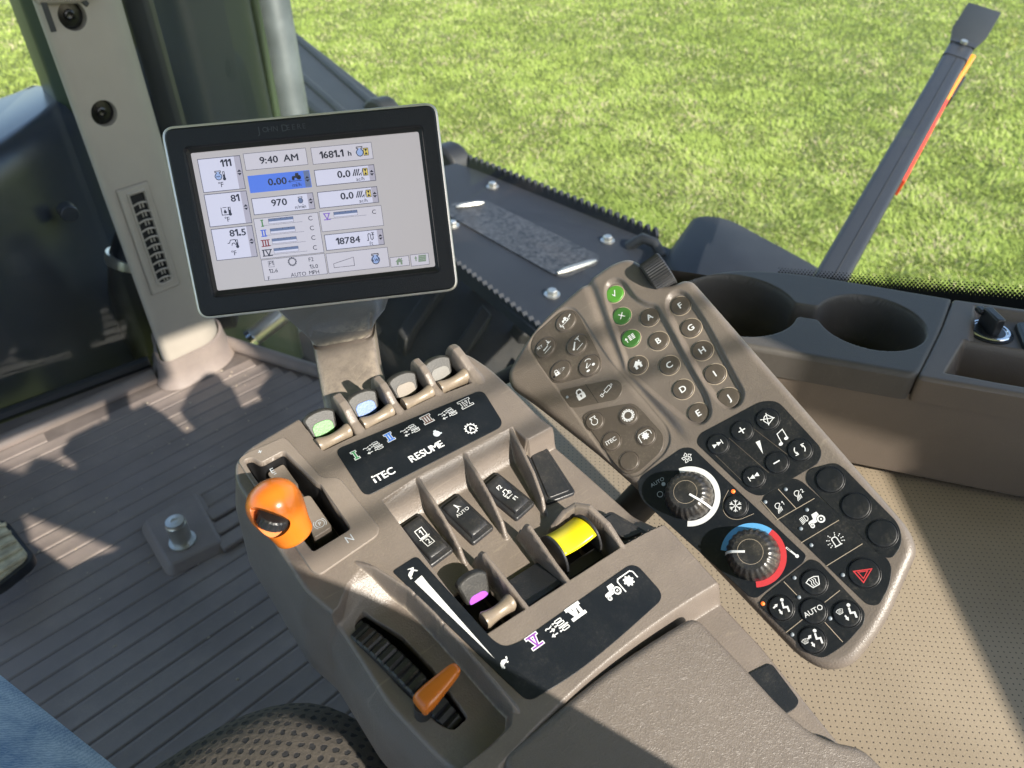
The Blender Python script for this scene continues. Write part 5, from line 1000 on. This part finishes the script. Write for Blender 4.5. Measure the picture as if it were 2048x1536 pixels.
mb = MB(); mb.rings([[(.25, 1.585, -1.02), (.25, 1.585, .64)], [(-.78, 1.60, -1.02), (-.78, 1.60, .64)]], 'glass', (False, False), False); build(mb, 'glass', ws)
mb = MB(); mb.tube([(.24, 1.57, -.995), (-.78, 1.585, -.995)], .014, 'ext_black', 8); build(mb, 'seal', ws)

# side console: cup tray, pocket, dial
sc = empty('side_console', (.6, .15, -.45), 'dark brown side console with double cup holder below the window', 'side console')
CUPS = [(7, 33, 44), (-106, 27, 52)]
def tray_h(U, V):
    H = -.00004 * V * V; d = np.minimum.reduce([np.hypot(U - a, V - b) - r for a, b, r in CUPS]); e = np.maximum(np.abs(U + 43) - 22, np.abs(V - 33) - 11)
    k = 16; dd = -np.log(np.exp(-d / 1.6) + np.exp(-e / 1.6)) * 1.6
    return H - 68 * sm((-d - .3) / 10) - np.where(d > 0, 30, 30 * (1 - sm(-d / 8))) * sm((-dd + .6) / 4) * (d > -8)
hfield('cup_tray', sc, SIDE, rnd([(-165, -37), (38, -38), (64, 39), (80, 97), (6, 101), (-57, 103), (-112, 92), (-148, 66), (-168, 30)], [8, 9, 20, 3, 20, 30, 30, 30, 10], 6), tray_h, 1.0, 'tray_dark', [(.0, -8), (-.2, -21)], 4.5)
POCK = [(57, -27), (330, -31), (330, 29), (79, 29)]
def pock_h(U, V): H = 0 * U - 1.2; H = carve(H, POCK, U, V, 44, 9); return carve(H, [(82, 28), (330, 28), (330, 92), (96, 92)], U, V, 7, 7)
hfield('pocket_tray', sc, SIDE, rnd([(37, -38.5), (340, -38.5), (340, 102), (80.5, 97.5), (63, 39)], [6, 4, 4, 3, 4], 4), pock_h, 1.3, 'trim_dark', [(0, -4), (-.2, -21)], 3.0)
mb = MB(); mb.rings([[(-172, -35, -21), (345, -35, -21)], [(-172, -37, -60), (345, -37, -60)], [(-172, -34, -104), (345, -34, -104)], [(-172, -30, -108), (345, -30, -108)], [(-172, 100, -108), (345, 100, -108)], [(-172, 92, -12), (345, 100, -14)]], 'trim_dark', (False, False), False)
k = len(mb.v); mb.add([(-172, -35, -21), (-172, -37, -60), (-172, -34, -104), (-172, 100, -108), (-172, 92, -12)], [(0, 1, 2, 3, 4)], 'trim_dark'); build(mb, 'console_body', sc, SIDE)
mb = MB(); mb.lathe([(19, -2), (19, .6), (18, 1), (17.4, .2)], 'black_deep', 48, (106, 60, 0)); mb.lathe([(16.6, -2), (16.6, 1.6), (15.8, 2.4), (14.2, 2.4), (13.6, 1.4)], 'chrome', 48, (106, 60, 0)); ring = build(mb, 'dial', sc, SIDE, origin=(0, 0, -8), sharp=40)
mb = MB(); mb.lathe([(13.6, 0), (13.6, 1.6), (.01, 1.6)], 'black_plastic', 40, (106, 60, 0)); mb.box((105, 62, 9), (8, 22, 17), 'black_plastic', Matrix.Rotation(R(20), 3, 'Z')); mb.box((97, 72, 13), (7, 9, 5), 'black_plastic', Matrix.Rotation(R(20), 3, 'Z')); build(mb, 'dial_key', ring, SIDE, origin=(0, 0, -8), bevel=1.5)
mb = MB(); mb.prism(rnd(rect(128, 36, 160, 78), 6), -2, 5, 'black_plastic', soft=2.5); build(mb, 'side_switch', sc, SIDE, origin=(0, 0, -8), sharp=45)
# perforated cushion beside the console
cu = [(.19, -.9), (.72, -.9)] ; PA = [(.19, .46), (.19, -.80), (.85, -.80), (.86, -.30), (.70, .10), (.5, .40), (.44, .46)]
mb = MB(); P = ccw(rnd([(x, y) for x, y in PA], .03, 4)); mb.rings([[(x, y, -.62) for x, y in P], [(x, y, -.468) for x, y in P], [(x, y, -.4635) for x, y in inset(P, .002)], [(x, y, -.462) for x, y in inset(P, .006)]], 'perforated'); pc = build(mb, 'side_cushion', None, sharp=60); tag(pc, 'tan perforated vinyl cushion beneath the keypad beside the arm rest', 'cushion')
mb = MB(); mb.box((.191, .01, -.72), (.158, .52, .56), 'black_deep'); mb.box((.225, .1, -.43), (.07, .2, .06), 'black_deep'); build(mb, 'shade_pedestal', console, bevel=.01)  # unseen console support, widened to block sun on the floor

# seat and driver
seat = empty('driver_seat', (-.15, .05, -1), 'driver seat in taupe cloth with dark dots, front corner showing', 'seat')
mb = MB(); P = ccw(rnd(rect(-.43, -.28, .108, .362), .12, 10)); mb.rings([[(x, y, z) for x, y in inset(P, d)] for z, d in ((-.70, .03), (-.69, .01), (-.60, 0), (-.56, .002), (-.538, .010), (-.522, .024), (-.512, .044), (-.507, .07), (-.504, .1))], 'seat_fabric'); build(mb, 'seat_cushion', seat, sharp=80)
mb = MB(); P = ccw(rnd(rect(-.40, -.40, .03, -.27), .05, 6)); mb.rings([[(-.19 + (x + .19) * k, y, z) for x, y in inset(P, d)] for z, d, k in ((-.62, .01, 1), (-.5, 0, 1), (-.3, 0, .85), (-.14, .01, .7), (-.09, .03, .64))], 'seat_fabric'); build(mb, 'backrest', seat, sharp=80)
mb = MB(); mb.box((-.17, .0, -.85), (.4, .45, .3), 'black_deep'); build(mb, 'seat_base', seat, bevel=.03)
def skin(name, nodes, edges, m, parent=None, sub=2):
    me = bpy.data.meshes.new(name); me.from_pydata([n[:3] for n in nodes], edges, []); me.materials.append(MATS[m])
    o = link(name, me, parent, Matrix.Translation(EYE)); sk = o.modifiers.new('skin', 'SKIN'); sk.use_smooth_shade = True
    if not me.skin_vertices: me.skin_vertices.new()
    for v, n in zip(me.skin_vertices[0].data, nodes): v.radius = (n[3], n[4] if len(n) > 4 else n[3])
    me.skin_vertices[0].data[0].use_root = True
    s2 = o.modifiers.new('sub', 'SUBSURF'); s2.levels = s2.render_levels = sub; return o
per = empty('person', (-.16, .1, -1), 'seated person in faded blue jeans, one thigh showing at the frame edge', 'person')
skin('trousers', [(-.12, -.14, -.44, .13, .11), (-.02, -.06, -.455, .088), (-.085, .2, -.465, .08), (-.195, .54, -.46, .068), (-.205, .58, -.62, .058), (-.21, .56, -.90, .05), (-.22, -.06, -.455, .088), (-.31, .2, -.465, .08), (-.40, .50, -.46, .066), (-.41, .54, -.62, .058), (-.41, .53, -.90, .05), (-.12, -.18, -.33, .135, .1)],
     [(0, 1), (1, 2), (2, 3), (3, 4), (4, 5), (0, 6), (6, 7), (7, 8), (8, 9), (9, 10), (0, 11)], 'denim', per)
skin('body', [(-.14, -.18, -.33, .12, .1), (-.155, -.2, -.15, .12, .1), (-.17, -.215, .0, .11, .09), (-.16, -.2, .09, .055), (-.15, -.17, .17, .07), (-.145, -.17, .25, .085, .095), (-.145, -.17, .31, .06),
     (-.05, -.22, .060, .036), (.174, -.21, -.242, .035), (.10, -.12, -.13, .03), (.02, -.07, -.05, .026), (-.29, -.22, .01, .055), (-.37, -.16, -.22, .045), (-.35, -.02, -.33, .038), (-.33, .1, -.375, .03)],
     [(0, 1), (1, 2), (2, 3), (3, 4), (4, 5), (5, 6), (2, 7), (7, 8), (8, 9), (9, 10), (2, 11), (11, 12), (12, 13), (13, 14)], 'shirt', per)
for x in (-.21, -.41):
    skin('boot', [(x, .54, -.93, .05), (x, .58, -.955, .045), (x - .01, .68, -.965, .04), (x - .01, .74, -.968, .03)], [(0, 1), (1, 2), (2, 3)], 'boot', per)
# unseen roof and rear frame; strip and bars added to shade the cab
roof = empty('cab_roof', (0, .3, .64), 'green cab roof with pale liner over the seat', 'roof')
mb = MB(); mb.prism(rnd(rect(-.9, -.9, .9, 1.75), .12, 5), .65, .655, 'roof_liner'); build(mb, 'liner', roof); mb = MB(); mb.prism(rnd(rect(-.95, -.92, .95, 1.8), .14, 5), .658, .8, 'roof_green', soft=.05); build(mb, 'roof_shell', roof)
rp = empty('rear_shade_post', (.68, -.86, -1), 'unseen rear cab post with outline shaped to shade the side console', 'post')
PP = [(.40, -1), (.40, .05), (.42, .07), (.61, .2), (.60, .25), (.55, .32), (.55, .65), (.84, .65), (.84, -1)]  # cab post outline bent to cast the shade on the side console
mb = MB(); mb.rings([[(x, y, z) for x, z in PP] for y in (-.9, -.86)], 'beige_dark'); build(mb, 'post_trim', rp, bevel=.006)
bl = empty('rear_shade_strip', (-.1, -.86, .6), 'unseen strip added high at the rear to shade the display', 'shade strip')  # added strip, placed to keep sun off the display
mb = MB(); mb.rings([[(-.75, -.872, .54), (.375, -.872, .54)], [(-.75, -.87, .64), (.375, -.87, .64)]], 'black_plastic', (False, False), False); mb.tube([(-.75, -.872, .54), (.375, -.872, .54)], .008, 'black_plastic'); mb.tube([(-.75, -.86, .625), (.375, -.86, .625)], .025, 'black_plastic'); build(mb, 'shade_sheet', bl)
rg_ = empty('rear_shadow_bars', (0, -.92, .3), 'two unseen thin bars added at the rear to cast shadow bands', 'shadow bars')  # added bars, placed for the shadow bands on the console
for z in (.485, .448): mb = MB(); mb.tube([(-.6, -.91, z), (.56, -.91, z)], .0036, 'black_plastic', 10); build(mb, 'bar', rg_)
rw = empty('rear_wall', (0, -.92, -1), 'low rear wall of the cab under the rear window', 'wall'); mb = MB(); mb.box((-.1, -.93, -.75), (1.5, .04, .5), 'beige_dark'); build(mb, 'wall_panel', rw, bevel=.01)

# =================================================================== OUTSIDE
def poly_at(pts, z): return [tuple(at(*p, 2, z))[:2] for p in pts]
st = empty('step_platform', (1.15, 1.4, -.9), 'dark grey metal step platform with serrated edges, grip strip and bolts', 'step platform')
PL = [(1.01, 1.92), (1.345, 1.88), (1.36, 1.79), (1.425, 1.02), (1.40, .93), (.895, .93), (.905, 1.02)]
mb = MB(); mb.prism(PL, -.93, -.90, 'ext_plastic', soft=.006); build(mb, 'deck', st, sharp=45)
def teeth(a, b, n, hgt, name):
    A, B = Vector((*a, -.9)), Vector((*b, -.9)); d = (B - A) / n; nn = Vector((-d.y, d.x, 0)).normalized() * .012; P = [A + Vector((0, 0, -.02))]
    Q = []
    for i in range(n): Q += [A + d * (i + .05) + Vector((0, 0, hgt * .4)), A + d * (i + .3) + Vector((0, 0, hgt)), A + d * (i + .6) + Vector((0, 0, hgt)), A + d * (i + .88) + Vector((0, 0, hgt * .4))]
    mb = MB(); mb.rings([[tuple(q) for q in Q], [tuple((q.x, q.y, -.93)) for q in Q]], 'ext_plastic', (False, False), False)
    mb.rings([[tuple(q + nn) for q in Q], [tuple((q.x + nn.x, q.y + nn.y, -.93)) for q in Q]], 'ext_plastic', (False, False), False); mb.rings([[tuple(q) for q in Q], [tuple(q + nn) for q in Q]], 'ext_plastic', (False, False), False); return build(mb, name, st, sharp=30)
teeth((1.355, 1.84), (1.418, 1.10), 29, .034, 'serrated_edge'); teeth((.962, 1.60), (.903, .95), 28, .014, 'serrated_edge')
G = poly_at([(888, 428), (905, 408), (972, 403), (1200, 514), (1196, 528), (1130, 556), (1108, 552)], -.9); mb = MB(); mb.prism(rnd(G, .015, 3), -.905, -.896, 'grip'); build(mb, 'grip_strip', st)
for a, b in (((912, 413), (968, 405)), ((1115, 546), (1192, 521))):
    p, q = at(*a, 2, -.893), at(*b, 2, -.893); mb = MB(); mb.tube([p, p.lerp(q, .2), p.lerp(q, .8), q], [.003, .008, .008, .003], 'zinc', 8); build(mb, 'grip_ridge', st)
for p in ((985, 374), (1215, 482), (1104, 590), (905, 452)):
    c = at(*p, 2, -.9); mb = MB(); mb.lathe([(.019, 0), (.019, .003), (.014, .004)], 'zinc', 24, tuple(c)); mb.lathe([(.0125, .003), (.0125, .012), (.0105, .0145), (.001, .0145)], 'zinc', 6, tuple(c)); build(mb, 'bolt', st, sharp=30)
bx = empty('tool_box', (1.5, .95, -.95), 'dark grey moulded cover standing at the rear end of the step platform', 'cover')
B0 = [(1.33, 1.02), (1.60, 1.135), (1.66, 1.05), (1.60, .70), (1.25, .55), (1.20, .80)]; mb = MB(); P = ccw(rnd(B0, .07, 8)); mb.rings([[(x, y, -1.25) for x, y in inset(P, -.06)], [(x, y, -.93) for x, y in P], [(x, y, -.885) for x, y in inset(P, .012)], [(x, y, -.875) for x, y in inset(P, .03)]], 'ext_plastic'); build(mb, 'cover_shell', bx, sharp=60)
c = at(1303, 492, 2, -.88); mb = MB(); mb.tube([c + Vector((-.02, .06, -.02)), c + Vector((0, .03, .01)), c + Vector((.01, 0, .005)), c + Vector((.01, -.03, -.02))], .014, 'ext_black'); build(mb, 'hook', st)
ff_ = empty('front_fender', (1.4, 3.1, -.95), 'long dark blue-grey front mudguard beyond the display', 'mudguard')
F0 = poly_at([(588, 58), (800, 222), (900, 300), (760, 330), (560, 160), (540, 60)], -.95); mb = MB(); P = ccw(F0); mb.prism(rnd(P, .05, 4), -1.0, -.95, 'ext_plastic', soft=.02)
for a, b in (((592, 75), (760, 222)), ((600, 150), (690, 230))): mb.tube([at(*a, 2, -.95), at(*b, 2, -.95)], .018, 'ext_plastic', 10)
build(mb, 'mudguard_shell', ff_, sharp=50)
for px, py, r, lab in ((768, 208, .075, 'black rounded bracket at the end of the front mudguard'), (900, 305, .08, 'black rounded bracket beside the display edge')):
    c = at(px, py, 2, -.93); mb = MB(); A = [(r * math.cos(t), r * math.sin(t) * .9) for t in np.linspace(0, math.pi, 14)]; d = Vector((-.12, 1, 0)).normalized(); 
    mb.rings([[tuple(c + d * x + Vector((w, 0, y - .04))) for x, y in A] for w in (-.05, .03)], 'ext_black'); o = build(mb, 'fender_bracket', None, bevel=.012); tag(o, lab, 'bracket')
# tyre under the platform
ty = empty('tractor_wheel', (1.15, 1.75, -2.7), 'large wheel with black lugged tyre under the step platform', 'wheel')
mb = MB(); TR = .78; CZ = -1.93; rs = []
for i in range(97):
    a = 2 * math.pi * i / 96; rs.append([(1.15 + x, 1.75 + r * math.cos(a), CZ + r * math.sin(a)) for x, r in ((-.24, .42), (-.28, .55), (-.27, .68), (-.2, TR - .03), (0, TR), (.2, TR - .03), (.27, .68), (.28, .55), (.24, .42))])
mb.rings(rs, 'tyre', (False, False), False); t0 = build(mb, 'tyre', ty, sharp=60)
for k in range(26):
    mb = MB()
    for sd in (-1, 1):
        a0 = 2 * math.pi * (k + (0.5 if sd > 0 else 0)) / 26; q = []
        for x, da, r in ((.02, .0, TR), (.27, .16, TR - .05)):
            for da2, dr in ((-.035, -.03), (-.03, .045), (.03, .045), (.035, -.03)): a = a0 + da + da2; q.append((1.15 + sd * x, 1.75 + (r + dr) * math.cos(a), CZ + (r + dr) * math.sin(a)))
        mb.rings([q[:4], q[4:]], 'tyre')
    build(mb, 'lug', ty, bevel=.008)
def block(name, lab, cat, c, d, m, bev=.02, rot=None):
    mb = MB(); mb.box(c, d, m, rot); o = build(mb, name, None, bevel=bev, seg=3); return tag(o, lab, cat)
block('chassis_side', 'dark chassis plate low outside the corner window', 'chassis plate', (.66, 1.9, -1.75), (.30, 1.3, .8), 'ext_black', .03)
block('engine_housing', 'mossy green engine housing glimpsed under the display', 'engine housing', (.50, 1.98, -1.25), (.42, .3, .62), 'green_paint', .04)
cy = empty('hydraulic_cylinder', (.6, 1.74, -1.2), 'steel hydraulic cylinder glinting under the display', 'cylinder'); A, B = at(505, 676, 1, 1.72), at(566, 628, 1, 1.70)
mb = MB(); mb.tube([A, B], .026, 'zinc', 20); build(mb, 'barrel', cy); mb = MB(); mb.tube([A + (A - B) * .05, A + (B - A) * .08], .036, 'chrome', 20); build(mb, 'end_cap', cy, sharp=30)
# exhaust
ex = empty('exhaust_pipe', (.92, 2.12, -2), 'weathered grey vertical exhaust pipe behind the display', 'exhaust pipe')
mb = MB(); mb.lathe([(.052, -1.6), (.052, -.39), (.05, -.385)], 'steel_pipe', 40, (.925, 2.12, 0)); build(mb, 'pipe', ex, sharp=40); mb = MB(); mb.lathe([(.052, -.40), (.06, -.395), (.062, -.37), (.062, .9), (.05, .9)], 'steel_pipe', 40, (.925, 2.12, 0)); build(mb, 'sleeve', ex, sharp=40)
sh = empty('exhaust_shield', (.72, 2.02, -2), 'tall dark teal shield panel between pillar and exhaust pipe', 'shield')
P = ccw(rnd([(.565, 1.98), (.62, 1.93), (.80, 1.99), (.845, 2.05), (.80, 2.25), (.6, 2.2)], [.03, .05, .04, .03, .03, .03], 6)); mb = MB(); mb.rings([[(x, y, z) for x, y in P] for z in (-1.6, .8)], 'shield'); build(mb, 'shield_panel', sh, sharp=60)
mb = MB(); mb.tube([(.855, 2.06, -1.5), (.855, 2.06, .8)], .012, 'olive_post'); build(mb, 'shield_edge', sh)
mir = empty('mirror_post', (.2, 2.2, -2), 'glossy olive green post left of the pillar', 'post'); A, B = at(40, 0, 1, 2.05), at(78, 150, 1, 2.05)
mb = MB()
P = ccw(rnd([(A.x, 2.06), (A.x + .035, 2.03), (A.x + .16, 2.06), (A.x + .15, 2.2), (A.x, 2.2)], .012, 3)); mb.rings([[(x, y, z) for x, y in P] for z in (-.62, .8)], 'olive_post'); build(mb, 'post_shell', mir, sharp=40)
co = empty('engine_cowl', (.2, 2.0, -1.2), 'dark blue-black engine cowl outside the windscreen', 'cowl')
P = ccw(rnd([(.02, 1.66), (.157, 1.79), (.335, 2.01), (.41, 2.12), (.33, 2.30), (.22, 2.20), (-.12, 2.15), (-.5, 2.0), (-.4, 1.66)], .07, 8)); mb = MB(); mb.rings([[(x, y, z) for x, y in inset(P, d)] for z, d in ((-1.9, -.03), (-1.0, -.015), (-.62, 0), (-.58, .006), (-.56, .018), (-.552, .03), (-.55, .045))], 'cowl'); build(mb, 'cowl_shell', co, sharp=70)
mb = MB(); c = at(133, 420, 1, 1.84); mb.lathe([(.02, 0), (.02, .03), (.001, .03)], 'cowl', 12, tuple(c)); mb.v = [(x, c.y - (z - c.z), c.z + (y - c.y)) for x, y, z in mb.v]; build(mb, 'stud', co, bevel=.003)
ho = empty('air_hose', (.3, 1.72, -1.3), 'fat black rubber hose curving down outside beside the pillar', 'hose')
mb = MB(); mb.tube([at(px, py, 1, 1.74) for px, py in ((285, 470), (278, 520), (282, 580), (298, 640), (325, 700), (360, 750))], [.055, .066, .07, .07, .068, .065], 'ext_black', 24); build(mb, 'hose_wall', ho); mb = MB(); mb.tube([at(px, py, 1, 1.74) for px, py in ((279, 514), (278, 520), (278, 525))], .071, 'zinc', 24); build(mb, 'clamp', ho)
# marker light arm
ma = empty('marker_arm', (1.17, .51, -.65), 'grey marker light arm with red reflector reaching out over the lawn', 'marker arm')
A = Vector(ray(1668, 545)) * 1.3; B = Vector(ray(1909, 118)) * 1.80; d = (B - A).normalized(); vw = ((A + B) / 2).normalized(); w = d.cross(vw).normalized(); up = w.cross(d).normalized()
if up.dot(vw) > 0: up = -up
if w.dot(Vector(ray(1900, 600)) - Vector(ray(1500, 600))) < 0: w = -w
S = rnd(rect(-.027, -.026, .027, .026), .01, 4); L_ = (B - A).length
def barsec(t, S, k=1): return [tuple(A + d * L_ * t + w * x * k + up * y * k) for x, y in S]
mb = MB(); mb.rings([barsec(-.35, S), barsec(0, S), barsec(.955, S)], 'bar_grey'); mb.tube([A + d * L_ * t + up * .0255 + w * .003 for t in (-.3, .95)], .0016, 'black_deep', 6); build(mb, 'arm_tube', ma, sharp=50)
mb = MB(); mb.rings([barsec(.95, S, 1.07), barsec(1.05, S, 1.07)], 'bar_grey'); build(mb, 'end_sleeve', ma, sharp=50)
mb = MB(); S2 = rnd(rect(-.034, .022, .034, .032), .004, 2); S3 = rnd(rect(-.041, .032, .041, .042), .004, 2); mb.rings([barsec(1.02, rnd(rect(-.029, .022, .029, .03), .004, 2)), barsec(1.05, S2), barsec(1.075, S3), barsec(1.20, rnd(rect(-.038, .048, .043, .058), .004, 2)), barsec(1.215, rnd(rect(-.036, .034, .041, .044), .004, 2))], 'bar_grey'); build(mb, 'top_plate', ma, sharp=40)
mb = MB(); c = A + d * L_ * 1.015 + up * .034; mb.tube([c, c + up * .006], .008, 'zinc', 12); build(mb, 'bolt', ma, sharp=30)
mb = MB(); mb.rings([barsec(.36, rect(.026, -.026, .033, .010)), barsec(.76, rect(.026, -.024, .033, .010))], 'reflector_red'); build(mb, 'reflector', ma, bevel=.001)
mb = MB(); mb.rings([barsec(.76, rect(.026, -.03, .033, .000)), barsec(.95, rect(.026, -.035, .036, .0)), barsec(1.05, rect(.024, -.04, .041, .004))], 'lens_orange'); build(mb, 'lamp_lens', ma, bevel=.002); mb = MB(); mb.rings([barsec(.90, rect(.02, -.07, .04, -.04)), barsec(1.04, rect(.02, -.08, .046, -.045))], 'ext_black'); build(mb, 'lamp_housing', ma, bevel=.003)

# =================================================================== LAWN
GZ = -2.7
mb = MB(); n = 40; xs = np.concatenate([np.linspace(-30, 30, n), [120]]); mb.add([(-150, -150, GZ), (150, -150, GZ), (150, 150, GZ), (-150, 150, GZ)], [(0, 1, 2, 3)], 'lawn_soil'); g = build(mb, 'ground'); tag(g, 'lawn soil', kind='structure')
def vnoise(x, y, s, seed):
    rr = np.random.default_rng(seed).random((64, 64)); X, Y = x / s, y / s; i, j = np.floor(X).astype(int), np.floor(Y).astype(int); fx, fy = X - i, Y - j; fx = fx * fx * (3 - 2 * fx); fy = fy * fy * (3 - 2 * fy)
    q = lambda a, b: rr[a % 64, b % 64]; return (q(i, j) * (1 - fx) + q(i + 1, j) * fx) * (1 - fy) + (q(i, j + 1) * (1 - fx) + q(i + 1, j + 1) * fx) * fy
N0 = 1500000
hd = RNG.uniform(R(-40), R(41), N0) + AZ; rr = np.exp(RNG.uniform(np.log(3.2), np.log(19), N0)); px = rr * np.sin(hd); py = rr * np.cos(hd)
k = (px > -1.5) & (RNG.random(N0) < np.clip(.62 * 1.0, 0, 1)); px, py, rr = px[k], py[k], rr[k]
k = RNG.random(len(px)) < np.where(rr < 6, .55, .42); px, py, rr = px[k], py[k], rr[k]; n = len(px)
cl = .5 * vnoise(px, py, .16, 1) + .3 * vnoise(px, py, .05, 2) + .35 * vnoise(px, py, .7, 3); cl = np.clip((cl - .3) / .55, 0, 1)
Lh = (.03 + .022 * cl * RNG.random(n) + .02 * RNG.random(n)); wd = (.0022 + .0022 * RNG.random(n)) * (1 + rr / 9); ang = RNG.uniform(0, 2 * np.pi, n); lean = RNG.uniform(.3, 1.5, n); la = 2 * np.pi * vnoise(px, py, .3, 4) + RNG.normal(0, .9, n)
ux, uy = np.cos(ang), np.sin(ang); lx, ly = np.cos(la) * lean, np.sin(la) * lean
def pt(t, side, ww): return np.stack([px + ux * wd * side * ww + lx * Lh * t * t, py + uy * wd * side * ww + ly * Lh * t * t, GZ + Lh * t * (1 - .25 * lean * t)], 1)
V = np.stack([pt(0, -1, 1), pt(0, 1, 1), pt(.55, -1, .85), pt(.55, 1, .85), pt(1, 0, 0)], 1).reshape(-1, 3)
b = np.arange(n) * 5; F4 = np.stack([b, b + 1, b + 3, b + 2], 1); F3 = np.stack([b + 2, b + 3, b + 4], 1)
me = bpy.data.meshes.new('grass'); me.vertices.add(len(V)); me.vertices.foreach_set('co', V.ravel()); loops = np.concatenate([F4, F3], 1).ravel().astype(np.int32); me.loops.add(len(loops)); me.loops.foreach_set('vertex_index', loops)
me.polygons.add(2 * n); ls = np.stack([np.arange(n) * 7, np.arange(n) * 7 + 4], 1).ravel().astype(np.int32); me.polygons.foreach_set('loop_start', ls); me.materials.append(MATS['blade'])
c0, c1, c2, c3 = np.array([.22, .31, .05]), np.array([.48, .59, .145]), np.array([.62, .63, .29]), np.array([.66, .56, .36])
q = np.clip(.26 * cl + .5 * RNG.random(n) + .3 * (vnoise(px, py, 1.1, 7) - .5) + .25 * (vnoise(px, py, 3.1, 8) - .5) + .18, 0, 1)[:, None]; c = c0 + (c1 - c0) * q; dry = (RNG.random(n) + .35 * (vnoise(px, py, .45, 9) - .5)); c = np.where((dry > .87)[:, None], c2, c); c = np.where((dry > 1.0)[:, None], c3, c)
at_ = me.attributes.new('tint', 'FLOAT_COLOR', 'POINT'); at_.data.foreach_set('color', np.repeat(np.concatenate([c, np.ones((n, 1))], 1), 5, 0).ravel().astype(np.float32)); me.update(calc_edges=True)
go = link('grass', me, None, Matrix.Translation(EYE)); tag(go, 'short sunlit lawn grass', 'grass', kind='stuff')

# grit lying on the cab floor
mb = MB(); rg = np.random.default_rng(11)
for i in range(420):
    x, y = rg.uniform(-.35, .6), rg.uniform(.5, 1.45)
    if x > clipx(y) - .03 or (i > 140 and not (y > 1.15 and x > .15)): continue
    sz = rg.uniform(.0007, .0026); a = rg.uniform(0, 3.14); c, sn = math.cos(a) * sz, math.sin(a) * sz; z = -1.0022
    mb.add([(x + c * 1.6, y + sn * 1.6, z), (x - sn, y + c, z), (x - c * 1.3, y - sn, z), (x + sn, y - c, z), (x, y, z + sz * .9)], [(0, 1, 4), (1, 2, 4), (2, 3, 4), (3, 0, 4)], 'dust_rim')
gr = build(mb, 'grit'); tag(gr, 'dry soil crumbs scattered over the ribbed cab floor', 'soil crumbs', kind='stuff')
